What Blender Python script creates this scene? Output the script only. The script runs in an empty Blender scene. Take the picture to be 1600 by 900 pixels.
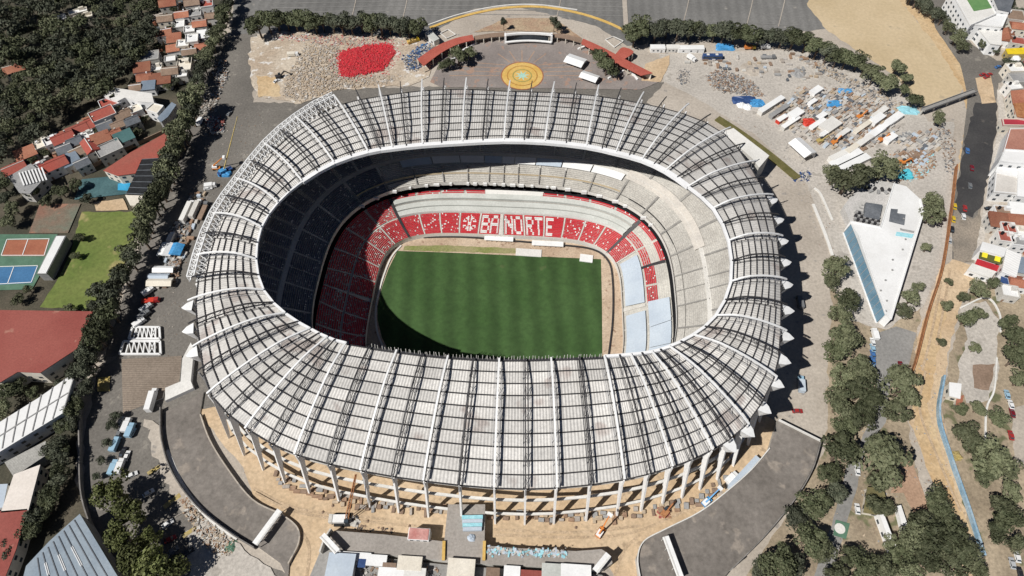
import bpy, bmesh, math, random
import numpy as np
from math import sin, cos, tan, atan2, radians, pi, sqrt
from mathutils import Vector, Matrix
random.seed(7); NR = np.random.default_rng(7)
SC = bpy.context.scene; COL = SC.collection
# ---------------------------------------------------------------- camera, sky, sun, exposure
PITCH = radians(56.0); FPX = 1066.0; CAMZ = 270.0          # drone 270 m up, looking 56 degrees down
cam_d = bpy.data.cameras.new('camera'); cam = bpy.data.objects.new('camera', cam_d); COL.objects.link(cam)
cam.location = (0, 0, CAMZ); cam.rotation_euler = (pi/2 - PITCH, 0, 0)
cam_d.sensor_fit = 'HORIZONTAL'; cam_d.angle = 2*math.atan(800/FPX); cam_d.clip_start = 1; cam_d.clip_end = 6000
SC.camera = cam
SUN_AZ = radians(34); SUN_EL = radians(49)                 # shadows run towards +x, turned 34 degrees to +y
W = bpy.data.worlds.new('World'); SC.world = W; W.use_nodes = True
nt = W.node_tree; bg = nt.nodes['Background']
sky = nt.nodes.new('ShaderNodeTexSky'); sky.sky_type = 'NISHITA'; sky.sun_disc = False
sky.sun_elevation = SUN_EL; sky.altitude = 2200; sky.air_density = 0.5; sky.dust_density = 0.3
sdir = Vector((-cos(SUN_AZ)*cos(SUN_EL), -sin(SUN_AZ)*cos(SUN_EL), sin(SUN_EL)))   # towards the sun
sky.sun_rotation = atan2(sdir.x, sdir.y)
nt.links.new(sky.outputs[0], bg.inputs[0]); bg.inputs[1].default_value = 0.05
sl = bpy.data.lights.new('sun', 'SUN'); sl.energy = 4.8; sl.angle = radians(0.5); sl.color = (1.0, 0.97, 0.925)
so = bpy.data.objects.new('sun', sl); COL.objects.link(so)
so.rotation_euler = (-sdir).to_track_quat('-Z', 'Y').to_euler(); so.location = (-200, -100, 400)
SC.view_settings.view_transform = 'Standard'; SC.view_settings.look = 'None'
SC.view_settings.exposure = 0.12; SC.view_settings.gamma = 1.0
SC.render.engine = 'CYCLES'; SC.cycles.max_bounces = 5; SC.cycles.diffuse_bounces = 3

# ---------------------------------------------------------------- helpers
_F = np.array([0, cos(PITCH), -sin(PITCH)]); _U = np.array([0, sin(PITCH), cos(PITCH)])
def G(x, y, z=0.0):
    "survey: the place at height z that the photograph shows at pixel x, y (1600 wide)"
    d = _F + (x-800)/FPX*np.array([1., 0, 0]) - (y-450)/FPX*_U
    k = (z-CAMZ)/d[2]
    return np.array([d[0]*k, d[1]*k, z])
def PX(p):
    v = np.array(p, float) - np.array([0, 0, CAMZ]); w = v@_F
    return 800+FPX*v[0]/w, 450-FPX*(v@_U)/w
def ang(x0, y0, x1, y1, z=0):
    a = G(x0, y0, z); b = G(x1, y1, z); return atan2(b[1]-a[1], b[0]-a[0])
ONES = 'first second third fourth fifth sixth seventh eighth ninth tenth eleventh twelfth thirteenth fourteenth fifteenth sixteenth seventeenth eighteenth nineteenth twentieth'.split()
def nth(i): return ONES[i] if i < 20 else ('twenty-' + ONES[i-20] if i < 29 else 'thirty-' + ONES[i-30] if i > 29 else 'thirtieth')

MATS = {}
def mat(name, c1, c2=None, s=0.06, fine=0.15, rough=0.85, fs=1.2, metal=0.0, stripe=None, objvar=0.0, spec=0.3, speck=None, bump=0.0):
    "procedural surface: two colours blended by broad noise, a fine grain over it, optional stripes (scale, angle, amount)"
    if name in MATS: return MATS[name]
    m = bpy.data.materials.new(name); m.use_nodes = True; n = m.node_tree.nodes; L = m.node_tree.links.new
    b = n['Principled BSDF']; b.inputs['Roughness'].default_value = rough; b.inputs['Metallic'].default_value = metal
    b.inputs['Specular IOR Level'].default_value = spec
    geo = n.new('ShaderNodeNewGeometry'); c2 = c2 or tuple(v*0.8 for v in c1)
    def mix(kind, f, a, bb):
        x = n.new('ShaderNodeMix'); x.data_type = 'RGBA'; x.blend_type = kind
        for sock, v in ((x.inputs[0], f), (x.inputs[6], a), (x.inputs[7], bb)):
            if hasattr(v, 'is_linked'): L(v, sock)
            elif isinstance(v, tuple): sock.default_value = (*v, 1)
            else: sock.default_value = v
        return x.outputs[2]
    def noise(sc, det=5, ro=0.6):
        t = n.new('ShaderNodeTexNoise'); t.inputs['Scale'].default_value = sc; t.inputs['Detail'].default_value = det
        t.inputs['Roughness'].default_value = ro; L(geo.outputs['Position'], t.inputs['Vector']); return t.outputs[0]
    def ramp(v, lo, hi, a=0.0, bb=1.0):
        r = n.new('ShaderNodeMapRange'); r.inputs[1].default_value = lo; r.inputs[2].default_value = hi
        r.inputs[3].default_value = a; r.inputs[4].default_value = bb; L(v, r.inputs[0]); return r.outputs[0]
    c = mix('MIX', ramp(noise(s, 7), 0.36, 0.64), tuple(c1), tuple(c2))
    if speck:                                              # scattered spots of a third colour: (colour, scale, threshold)
        c = mix('MIX', ramp(noise(speck[1], 3), speck[2], speck[2]+0.06), c, tuple(speck[0]))
    if stripe:                                             # (scale, angle, amount)
        mp = n.new('ShaderNodeMapping'); mp.inputs['Rotation'].default_value = (0, 0, stripe[1]); L(geo.outputs['Position'], mp.inputs[0])
        w = n.new('ShaderNodeTexWave'); w.inputs['Scale'].default_value = stripe[0]; w.inputs['Distortion'].default_value = 0.6
        w.inputs['Detail'].default_value = 1; L(mp.outputs[0], w.inputs[0])
        k = stripe[2]; g = n.new('ShaderNodeMapRange'); g.inputs[3].default_value = 1-k; g.inputs[4].default_value = 1+k*0.4; L(w.outputs['Fac'], g.inputs[0])
        c = mix('MULTIPLY', 1.0, c, g.outputs[0])
    if fine:
        c = mix('MULTIPLY', 1.0, c, ramp(noise(fs, 4, 0.7), 0.3, 0.7, 1-fine*1.3, 1+fine))
    if objvar:
        oi = n.new('ShaderNodeObjectInfo'); c = mix('MULTIPLY', 1.0, c, ramp(oi.outputs['Random'], 0, 1, 1-objvar, 1+objvar))
    L(c, b.inputs['Base Color'])
    if bump:
        bp = n.new('ShaderNodeBump'); bp.inputs['Strength'].default_value = bump; bp.inputs['Distance'].default_value = 0.3
        L(noise(fs*1.5, 5), bp.inputs['Height']); L(bp.outputs[0], b.inputs['Normal'])
    MATS[name] = m; return m

class MB:
    "collects faces; build() links them as one mesh object"
    def __init__(s): s.v = []; s.f = []; s.m = []
    def add(s, vs, fs, mi=0):
        o = len(s.v); s.v += [tuple(map(float, p)) for p in vs]; s.f += [tuple(i+o for i in f) for f in fs]; s.m += [mi]*len(fs); return s
    def box(s, c, size, rz=0.0, mi=0, tilt=0.0):
        x, y, z = (k/2 for k in size); ca, sa = cos(rz), sin(rz)
        P = []
        for dx, dy, dz in ((-x,-y,-z),(x,-y,-z),(x,y,-z),(-x,y,-z),(-x,-y,z),(x,-y,z),(x,y,z),(-x,y,z)):
            P.append((c[0]+dx*ca-dy*sa, c[1]+dx*sa+dy*ca, c[2]+dz+dx*tilt))
        return s.add(P, ((0,3,2,1),(4,5,6,7),(0,1,5,4),(1,2,6,5),(2,3,7,6),(3,0,4,7)), mi)
    def prism(s, poly, z0, z1, mi=0, side=None, top=True):
        n = len(poly); area = sum(poly[i][0]*poly[(i+1)%n][1]-poly[(i+1)%n][0]*poly[i][1] for i in range(n))
        if area < 0: poly = poly[::-1]
        s.add([(p[0], p[1], z1) for p in poly], [tuple(range(n))], mi)
        if z0 < z1:
            vs = [(p[0], p[1], z0) for p in poly]+[(p[0], p[1], z1) for p in poly]
            s.add(vs, [(i, (i+1) % n, n+(i+1) % n, n+i) for i in range(n)], mi if side is None else side)
        return s
    def beam(s, p, q, w, h=None, mi=0, w2=None):
        p = Vector(p); q = Vector(q); d = (q-p)
        if d.length < 1e-6: return s
        d.normalize(); up = Vector((0, 0, 1)) if abs(d.z) < 0.95 else Vector((1, 0, 0))
        a = d.cross(up).normalized(); b = a.cross(d).normalized(); h = h or w; w2 = w2 or w
        P = []
        for base, k in ((p, 1), (q, w2/w)):
            for sx, sy in ((-1,-1),(1,-1),(1,1),(-1,1)): P.append(base+a*sx*w/2*k+b*sy*h/2*k)
        return s.add(P, ((0,1,2,3),(7,6,5,4),(0,4,5,1),(1,5,6,2),(2,6,7,3),(3,7,4,0)), mi)
    def cyl(s, c, r, h, n=10, mi=0, r2=None):
        r2 = r if r2 is None else r2
        P = [(c[0]+r*cos(2*pi*i/n), c[1]+r*sin(2*pi*i/n), c[2]) for i in range(n)]+[(c[0]+r2*cos(2*pi*i/n), c[1]+r2*sin(2*pi*i/n), c[2]+h) for i in range(n)]
        return s.add(P, [(i, (i+1) % n, n+(i+1) % n, n+i) for i in range(n)]+[tuple(range(n, 2*n)), tuple(range(n-1, -1, -1))], mi)
    def mesh(s, name, mats):
        me = bpy.data.meshes.new(name); me.from_pydata(s.v, [], s.f)
        for m in (mats if isinstance(mats, (list, tuple)) else [mats]): me.materials.append(m)
        if len(me.materials) > 1: me.polygons.foreach_set('material_index', s.m)
        me.update(); return me
    def build(s, name, mats, parent=None, kind=None):
        o = link(name, s.mesh(name, mats), parent)
        if kind: o['kind'] = kind
        return o
def link(name, data, parent=None):
    o = bpy.data.objects.new(name, data); COL.objects.link(o)
    if parent is not None: o.parent = parent
    return o
def tag(o, label=None, cat=None, group=None, kind=None):
    for k, v in (('label', label), ('category', cat), ('group', group), ('kind', kind)):
        if v: o[k] = v
    return o
def thing(name, label, cat, loc=(0, 0, 0), rz=0.0, group=None, scale=None):
    o = link(name, None); o.location = tuple(float(c) for c in loc); o.rotation_euler = (0, 0, rz); o.empty_display_size = 0.5
    if scale: o.scale = scale if isinstance(scale, tuple) else (scale,)*3
    return tag(o, label, cat, group)
def wob(poly, amp, step=3.0):
    "a natural, uneven edge for worn or loose ground"
    out = []; n = len(poly)
    for i in range(n):
        a = np.array(poly[i][:2]); b = np.array(poly[(i+1) % n][:2]); k = max(1, int(np.linalg.norm(b-a)/step))
        nr = np.array([-(b-a)[1], (b-a)[0]]); nr = nr/(np.linalg.norm(nr)+1e-9)
        for j in range(k):
            p = a+(b-a)*j/k
            if amp and j: p = p+nr*random.uniform(-amp, amp)
            out.append((p[0], p[1]))
    return out
_layer = [0]
def patch(name, px, m, edge=0.0, z=None, kind='structure', world=False):
    "a sheet of ground surface laid on the sheet below"
    _layer[0] += 1; zz = 0.012*_layer[0] if z is None else z
    poly = [tuple(p) for p in px] if world else [tuple(G(x, y, zz)[:2]) for x, y in px]
    if edge: poly = wob(poly, edge)
    o = MB().prism(poly, zz, zz).build(name, m); o['kind'] = kind; return o
def inside(p, poly):
    x, y = p; r = False; n = len(poly)
    for i in range(n):
        x0, y0 = poly[i]; x1, y1 = poly[(i+1) % n]
        if (y0 > y) != (y1 > y) and x < (x1-x0)*(y-y0)/(y1-y0)+x0: r = not r
    return r
def scatter(poly, n, mind=0):
    xs = [p[0] for p in poly]; ys = [p[1] for p in poly]; out = []; tries = 0
    while len(out) < n and tries < n*60:
        tries += 1; p = (random.uniform(min(xs), max(xs)), random.uniform(min(ys), max(ys)))
        if inside(p, poly) and (not mind or all((p[0]-q[0])**2+((p[1]-q[1])*1.25)**2 > mind*mind for q in out)): out.append(p)
    return out
def catmull(P, k):
    "closed smooth curve through P, k steps per span"
    P = np.array(P, float); n = len(P); out = []
    for i in range(n):
        p0, p1, p2, p3 = P[i-1], P[i], P[(i+1) % n], P[(i+2) % n]
        for j in range(k):
            t = j/k; out.append(0.5*((2*p1)+(-p0+p2)*t+(2*p0-5*p1+4*p2-p3)*t*t+(-p0+3*p1-3*p2+p3)*t**3))
    return np.array(out)
def openline(P, k=6):
    P = [np.array(p, float) for p in P]; Q = [2*P[0]-P[1]]+P+[2*P[-1]-P[-2]]; out = []
    for i in range(1, len(Q)-2):
        p0, p1, p2, p3 = Q[i-1:i+3]
        for j in range(k):
            t = j/k; out.append(0.5*((2*p1)+(-p0+p2)*t+(2*p0-5*p1+4*p2-p3)*t*t+(-p0+3*p1-3*p2+p3)*t**3))
    out.append(P[-1]); return out

# ---------------------------------------------------------------- palette
M_asph = mat('asphalt', (.135,.124,.110), (.185,.170,.150), .03, .22, fs=.9, speck=((.24,.22,.19), .12, .62))
M_asph_lot = mat('asphalt lot', (.145,.142,.135), (.20,.195,.185), .02, .15, fs=.6, stripe=(.05, radians(5), .10), speck=((.30,.28,.25), .09, .66))
M_black = mat('fresh asphalt', (.038,.037,.039), (.06,.058,.057), .05, .2, speck=((.11,.10,.09), .12, .64))
M_sand = mat('sand lot', (.46,.36,.22), (.54,.43,.28), .02, .10, fs=.5, speck=((.38,.31,.21), .08, .64))
M_dirt = mat('tan dirt', (.47,.34,.21), (.56,.43,.29), .035, .18, fs=.7, speck=((.36,.27,.18), .15, .63))
M_orange = mat('orange earth', (.47,.32,.17), (.55,.42,.26), .04, .2, fs=.6)
M_pale = mat('pale gravel', (.39,.36,.32), (.50,.46,.41), .03, .2, fs=.8, speck=((.36,.33,.29), .12, .6))
M_pave = mat('grey beige paving', (.36,.315,.265), (.45,.40,.34), .03, .16, fs=.8, speck=((.25,.23,.21), .2, .63))
M_pave2 = mat('grey paving', (.21,.205,.195), (.29,.28,.265), .03, .16, fs=.8)
M_plaza = mat('plaza stone', (.21,.183,.17), (.28,.245,.225), .05, .15, speck=((.33,.22,.17), .11, .58))
M_brick = mat('brown brick paving', (.34,.22,.15), (.42,.28,.19), .05, .2)
M_soil = mat('dry park soil', (.25,.20,.14), (.38,.31,.22), .04, .25, fs=.8, speck=((.13,.13,.07), .1, .56))
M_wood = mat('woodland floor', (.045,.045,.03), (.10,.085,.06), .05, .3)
M_lawn = mat('sports lawn', (.105,.15,.032), (.17,.195,.055), .035, .18, fs=.6, speck=((.30,.26,.11), .06, .6))
M_deck = mat('weathered deck', (.155,.138,.122), (.215,.193,.172), .05, .2, fs=.5, speck=((.27,.235,.20), .11, .59))
M_conc = mat('concrete', (.45,.435,.40), (.56,.54,.50), .06, .14)
M_concl = mat('pale concrete', (.60,.585,.55), (.70,.685,.65), .05, .10)
M_white = mat('white paint', (.80,.80,.79), (.70,.70,.69), .08, .06, rough=.5)
M_whiter = mat('white roof sheet', (.76,.76,.75), (.66,.655,.64), .05, .05, rough=.6)
M_dark = mat('dark steel', (.028,.028,.032), (.045,.043,.045), .3, .1, rough=.5)
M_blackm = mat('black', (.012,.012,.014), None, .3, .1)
M_glass = mat('dark window glass', (.03,.04,.05), (.05,.065,.08), .2, 0, rough=.08, spec=.6)
M_bglass = mat('blue facade glass', (.10,.19,.26), (.14,.25,.33), .1, .08, rough=.15, spec=.6)
M_terra = mat('terracotta tiles', (.27,.098,.060), (.35,.155,.095), .12, .28, fs=2.5, objvar=.3)
M_red = mat('red sheet roof', (.36,.075,.055), (.31,.095,.07), .05, .14, stripe=(.9, .4, .12))
M_maroon = mat('maroon roof', (.25,.062,.05), (.30,.088,.07), .04, .14, speck=((.36,.16,.12), .12, .66), stripe=(.5, .1, .08))
M_yel = mat('yellow paint', (.44,.33,.10), (.34,.28,.14), .3, .3)
M_gold = mat('golden paving', (.56,.35,.085), (.62,.42,.14), .1, .15)
M_blue = mat('blue tarpaulin', (.05,.24,.50), (.08,.30,.56), .3, .2, rough=.5)
M_cyan = mat('pale blue boards', (.25,.55,.62), (.35,.62,.68), .3, .15)
M_teal = mat('teal surface', (.05,.12,.12), (.07,.15,.15), .1, .15)
M_grey = mat('grey roof', (.25,.25,.25), (.33,.325,.315), .1, .18)
M_slate = mat('slate roof', (.10,.11,.125), (.15,.16,.175), .1, .2)
M_cream = mat('cream wall', (.62,.57,.48), (.70,.65,.56), .1, .1)
M_brown = mat('brown roof', (.20,.14,.10), (.27,.19,.14), .1, .2)
M_rust = mat('rusted steel', (.30,.12,.05), (.42,.2,.09), .3, .25)
M_machy = mat('machine orange', (.60,.22,.04), (.55,.18,.05), .5, .1, rough=.45)
M_machr = mat('machine red', (.55,.05,.03), None, .5, .1, rough=.45)
M_tyre = mat('tyre rubber', (.02,.02,.02), None, .5, .1)
M_navy = mat('navy paint', (.03,.06,.16), (.04,.08,.2), .3, .1, rough=.4)
M_green = mat('painted green', (.075,.15,.10), (.10,.19,.13), .2, .1)

M_dwall = mat('shade dark concrete wall', (.16,.15,.14), (.24,.225,.21), .2, .2)  # concrete darkened so that these walls stand in for thin shadow lines
# ---------------------------------------------------------------- the stadium bowl: surveyed rings
ZI, ZO, ZP = 42.0, 28.0, -12.0                             # roof inner edge, roof outer edge, pitch level
SCX, SCY, SROT = -7.5, 178.0, radians(-3.0)
def SL(x, y, z=0.0):
    c, s = cos(SROT), sin(SROT); return (SCX+x*c-y*s, SCY+x*s+y*c, z)
def ring(a, b, n, t):
    c, s = cos(t), sin(t); return (a*math.copysign(abs(c)**(2/n), c), b*math.copysign(abs(s)**(2/n), s))
# arc-length table (on the aisle ring of the lower tier) so that blocks have even width; u = 0 on the far side, growing to the right
_tt = np.linspace(pi/2, pi/2-2*pi, 4001); _rp = np.array([ring(72, 54, 3.7, t) for t in _tt])
_sl = np.concatenate([[0], np.cumsum(np.linalg.norm(np.diff(_rp, axis=0), axis=1))]); PERIM = _sl[-1]
def t_of(s): return float(np.interp(s % PERIM, _sl, _tt))
# tiers as offset d from the front row: (a, b, superellipse exponent, z)
def lower(d): k = d/21.0; return (61+d, 43.5+d*0.93, 4.3-1.2*k, -9.5+12.0*k+0.6*k*k)
def upper(d): return (82.5+d, 62.5+d, 2.9-0.4*d/27, 9.0+0.63*d)
def rp(R, t): x, y = ring(R[0], R[1], R[2], t); return SL(x, y, R[3])
NS = 40; SECT = PERIM/NS; S0 = -11.3                        # block width and where block 0 starts (metres right of the axis)
stadium = thing('stadium', 'vast oval concrete football stadium with a trussed pale sheet roof', 'stadium', (0, 0, 0))
M_tier = mat('terrace concrete', (.46,.44,.40), (.57,.55,.50), .07, .16, fs=.9)
M_tier2 = mat('bare upper terrace', (.42,.40,.365), (.52,.50,.46), .09, .2, fs=1.1, speck=((.30,.28,.26), .3, .68))
M_kerb = mat('tier kerb', (.68,.66,.62), (.6,.58,.54), .1, .1)
def tier(name, fn, d0, d1, rows, m, seg=240):
    mb = MB(); ts = [t_of(i/seg*PERIM) for i in range(seg)]
    for r in range(rows):
        da = d0+(d1-d0)*r/rows; db = d0+(d1-d0)*(r+1)/rows; A = fn(da); B = fn(db); z = A[3]
        vs = []
        for t in ts:
            p = ring(A[0], A[1], A[2], t); q = ring(B[0], B[1], B[2], t)
            vs += [SL(*p, z), SL(*q, z), SL(*q, B[3])]
        fs = []
        for i in range(seg):
            j = (i+1) % seg; fs += [(3*i, 3*j, 3*j+1, 3*i+1), (3*i+1, 3*j+1, 3*j+2, 3*i+2)]
        mb.add(vs, fs)
    return mb.build(name, m, stadium)
tier('lower_tier', lower, 0, 10.0, 13, M_tier); tier('lower_tier', lower, 10.0, 21.0, 12, M_tier)
tier('upper_tier', upper, 0, 13.0, 16, M_tier2); tier('upper_tier', upper, 13.0, 27.0, 17, M_tier2)
def band(name, R0, R1, m, seg=240, parent=stadium, arc=None):
    "a strip between two rings (a, b, n, z)"
    a0, a1 = arc or (0, PERIM); closed = arc is None; n = seg
    ts = [t_of(a0+(a1-a0)*i/n) for i in range(n if closed else n+1)]; vs = []
    for t in ts: vs += [rp(R0, t), rp(R1, t)]
    k = len(ts); fs = [(2*i, 2*((i+1) % k), 2*((i+1) % k)+1, 2*i+1) for i in range(k if closed else k-1)]
    return MB().add(vs, fs).build(name, m, parent)
L0, L1, LB = lower(0), lower(10.0), lower(21.0); U0 = upper(0); UM = upper(13.0); UB = upper(27.0)
band('front_wall', (L0[0], L0[1], L0[2], ZP-0.1), (L0[0], L0[1], L0[2], L0[3]+0.9), M_kerb)
band('concourse_shade_floor', (LB[0]+.02, LB[1]+.02, LB[2], LB[3]), (LB[0]+4, LB[1]+4, 2.7, LB[3]+.02), M_blackm)  # floor of the gap, coloured black in place of its shade
band('concourse_shade_wall', (LB[0]+4, LB[1]+4, 2.7, LB[3]-.2), (LB[0]+4.1, LB[1]+4.1, 2.7, U0[3]+2.4), M_blackm)  # back of the gap, shade under the upper tier painted in as black
band('tier_fascia', (U0[0]-.05, U0[1]-.05, U0[2], U0[3]-1.2), (U0[0]-.05, U0[1]-.05, U0[2], U0[3]+1.0), M_kerb)
band('walkway', (UM[0]-1.2, UM[1]-1.2, UM[2], UM[3]+.1), (UM[0]+.8, UM[1]+.8, UM[2], UM[3]+.12), M_kerb)
band('back_wall', (UB[0], UB[1], UB[2], UB[3]-.3), (UB[0]+1, UB[1]+1, UB[2], 27.0), M_conc)
band('outer_wall', (UB[0]+2, UB[1]+2, UB[2], 0), (UB[0]+2, UB[1]+2, UB[2], 26.0), M_grey)
# floor between the stand and the turf, and the turf itself
fl = MB(); seg = 160; fl.add([SL(*ring(L0[0]+.5, L0[1]+.5, L0[2], t_of(i/seg*PERIM)), ZP) for i in range(seg)], [tuple(range(seg))])
tag(fl.build('pitch_surround', M_brick if False else mat('pitch earth', (.42,.31,.22), (.54,.43,.32), .06, .2, speck=((.3,.2,.14), .25, .6))), kind='structure')
turf_px = [(621,392),(700,394.5),(780,398),(860,401.5),(939,405),(940.5,470),(941,540),(941,597),(760,592),(640,580),(612,556),(597,528),(590,500),(590,478),(597,448),(607,420)]
M_turf = mat('mown turf', (.038,.082,.022), (.050,.100,.030), .06, .16, fs=.35, stripe=(.03, SROT, .24), speck=((.065,.10,.035), .09, .72))
tag(patch('football_pitch', turf_px, M_turf, z=ZP+.06), kind='structure')
patch('worn_turf', [(632,384),(700,383),(805,388),(806,396),(700,393.5),(630,391)], mat('worn turf', (.20,.22,.07), (.30,.27,.14), .1, .2), z=ZP+.03, edge=.3)
kerb = MB(); ln = openline([G(x, y, ZP) for x, y in ((627,384),(612,402),(600,430),(591,462),(587,490),(590,520),(602,550))], 6)
for p, q in zip(ln[:-1], ln[1:]): kerb.beam((p[0], p[1], ZP+.25), (q[0], q[1], ZP+.25), .8, .5)
tag(kerb.build('pitch_kerb', M_kerb), kind='structure')
# moat line round the field on the far and right side
mo = MB(); ln = openline([G(x, y, ZP) for x, y in ((645,372),(720,371),(800,377),(870,383),(925,390),(950,408),(957,440),(957,500),(950,560))], 6)
for p, q in zip(ln[:-1], ln[1:]): mo.beam((p[0], p[1], ZP+.3), (q[0], q[1], ZP+.3), .7, .9)
mo.build('moat_rail', M_dark, stadium)
# site things on the far touchline
for i, (x0, x1, y, hh, mm, nm) in enumerate([(757,802,374,1.6,M_white,'long white bench shelter beside the far touchline'), (831,880,382,1.6,M_white,'white canopy strip at the far touchline behind the turf corner'),
        (806,846,394,.4,M_concl,'pale flat slab laid on the far edge of the turf'), (906,926,403,.5,M_white,'short white board lying at the far corner of the turf')]):
    a = G(x0, y, ZP); b = G(x1, y+2.5, ZP); rz = atan2(b[1]-a[1], b[0]-a[0]); c = (a+b)/2; ln_ = np.linalg.norm(b-a)
    t = thing('touchline_shelter' if hh > 1 else 'ground_slab', nm, 'shelter' if hh > 1 else 'slab', c, rz)
    MB().box((0, 0, hh-.1 if hh > 1 else hh/2+.07), (ln_, 3.2 if hh > 1 else 4.6, .2 if hh > 1 else hh)).build('canopy' if hh > 1 else 'slab_top', mm, t)
    if hh > 1:
        MB().box((0, 1.4, hh/2), (ln_-.3, .12, hh-.1)).build('back_panel', mm, t)
        for k in range(6): MB().box((-ln_/2+ln_*(k+.5)/6, -1.4, hh/2), (.12, .12, hh-.1)).build('post', M_dark, t)
        MB().box((0, .3, .45), (ln_-1, .5, .1)).build('bench', M_grey, t)
# ---------------------------------------------------------------- seats
FONT = {'B':('11110','10001','10001','11110','10001','10001','11110'),'A':('01110','10001','10001','11111','10001','10001','10001'),'N':('10001','11001','11101','10111','10011','10001','10001'),
        'O':('01110','10001','10001','10001','10001','10001','01110'),'R':('11110','10001','10001','11110','10100','10010','10001'),'T':('11111','00100','00100','00100','00100','00100','00100'),'E':('11111','10000','10000','11110','10000','10000','11111')}
M_seatr = mat('red seat', (.60,.035,.05), (.52,.03,.045), .3, .2, fs=2, rough=.5)
M_seatw = mat('white seat', (.78,.76,.74), (.7,.68,.66), .3, .1, rough=.5)
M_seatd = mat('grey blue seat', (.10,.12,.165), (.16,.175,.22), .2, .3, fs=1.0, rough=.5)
M_seatp = mat('faded pink seat', (.58,.25,.24), (.5,.2,.2), .3, .2, rough=.5)
TXT = 'BANORTE'; LP = SECT/2
def banner(x, fr):
    "seat colour on the far lower stand: x metres right of the axis, fr 0 (front row) to 1"
    if not -0.02 <= fr <= 1: return 0
    e = (x-(S0-SECT))/SECT
    if 0 <= e < 1:                                          # round flower emblem left of the word
        ex = (e-.5)*SECT; ey = (fr-.5)*11.5; r = sqrt(ex*ex+ey*ey); a = atan2(ey, ex)
        return 1 if r < 3.9 and abs(ex) > .35 and abs(ey) > .45 and abs(abs(a)-pi/2 if abs(a) > pi/4 and abs(a) < 3*pi/4 else (abs(a) if abs(a) < pi/2 else pi-abs(a))) < .62 or r < .9 else 0
    k = int((x-S0)//LP)
    if x < S0 or k >= len(TXT): return 0
    u = ((x-S0)-k*LP-(.95 if k % 2 == 0 else .3))/(LP-1.25); v = 1-(fr-.08)/.86
    if not (0 <= u < 1 and 0 <= v < 1): return 0
    return int(FONT[TXT[k]][min(6, int(v*7))][min(4, int(u*5))])
def seats(fn, d0, d1, rows, s0, s1, colour, skip=0.0, w=.5, pitch=.56):
    mb = MB(); gap = .55
    for r in range(rows):
        d = d0+(d1-d0)*(r+.5)/rows; R = fn(d); zb = fn(d0+(d1-d0)*r/rows)[3]
        p0 = Vector(rp(R, t_of(s0+gap))); p1 = Vector(rp(R, t_of(s1-gap))); n = max(1, int((p1-p0).length/pitch))
        for i in range(n):
            if random.random() < skip: continue
            s = s0+gap+(s1-s0-2*gap)*(i+.5)/n; t = t_of(s); lx, ly = ring(R[0], R[1], R[2], t); x, y, _ = SL(lx, ly)
            ca = t_of(s+.3); qx, qy, _ = SL(*ring(R[0], R[1], R[2], ca)); rz = atan2(qy-y, qx-x); c, sn = cos(rz), sin(rz)
            mi = colour(lx, (r+.5)/rows, s)
            if mi is None: continue
            P = []
            for dx, dy, dz in ((-w/2,-.25,.42),(w/2,-.25,.42),(w/2,.12,.42),(-w/2,.12,.42),(-w/2,.26,.86),(w/2,.26,.86)): P.append((x+dx*c-dy*sn, y+dx*sn+dy*c, zb+dz))
            mb.add(P, ((0,1,2,3),(3,2,5,4)), mi)
    return mb
def sector_s(k): return S0+k*SECT, S0+(k+1)*SECT
MS = [M_seatr, M_seatw, M_seatd, M_seatp]
def red(sp): return lambda x, fr, s: (3 if random.random() < .5 else 1) if random.random() < sp else 0
def build_block(mb, label=None):
    if not mb.f: return
    o = mb.build('seat_block', MS, stadium, 'stuff')
    if label: o['label'] = label
for k in range(NS):
    s0, s1 = sector_s(k); kk = k if k < NS/2 else k-NS       # kk: blocks to the right (+) or left (-) of the word's first block
    # front half of the lower tier
    if -5 <= kk <= 6:
        lab = None
        if -1 <= kk <= 3: lab = 'red seats with white ones spelling part of a word' if kk >= 0 else 'red seats with a white flower emblem'
        build_block(seats(lower, 0, 10, 14, s0, s1, pitch=.42 if -1 <= kk <= 3 else .56, w=.4 if -1 <= kk <= 3 else .5, colour=(lambda x, fr, s: 1 if banner(s if s < PERIM/2 else s-PERIM, fr) else ((3 if random.random() < .5 else 1) if random.random() < (.01 if -1 <= kk <= 3 else .10) else 0))), lab)
    elif kk in (7, 8): build_block(seats(lower, 0, 10, 13, s0, s1, red(.12)) if kk == 7 else MB())
    elif -19 <= kk <= -6 or kk >= 18: build_block(seats(lower, 0, 10, 13, s0, s1, red(.06), .12))
    # back half
    if -4 <= kk <= -1: build_block(seats(lower, 18.2, 21, 3, s0, s1, red(.06)))
    elif 3 <= kk <= 6: build_block(seats(lower, 18.2, 21, 3, s0, s1, red(.06)))
    elif kk in (7, 8): build_block(seats(lower, 10.8, 14.5, 4, s0, s1, lambda x, fr, s: 3 if random.random() < .35 else 0)); build_block(seats(lower, 18.5, 21, 3, s0, s1, red(.08)))
    elif kk in (9, 10): build_block(seats(lower, 10.8, 15.5, 6, s0, s1, red(.10)))
    elif -19 <= kk <= -5 or kk >= 18: build_block(seats(lower, 10.8, 21, 11, s0, s1, red(.07), .12))
    # upper tier, seats remain only on the shaded left
    if -19 <= kk <= -5 or kk >= 18:
        build_block(seats(upper, .8, 12, 14, s0, s1, lambda x, fr, s: 2 if random.random() < .96 else 1, .05)); build_block(seats(upper, 14, 24, 12, s0, s1, lambda x, fr, s: 2 if random.random() < .96 else 1, .05))
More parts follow.
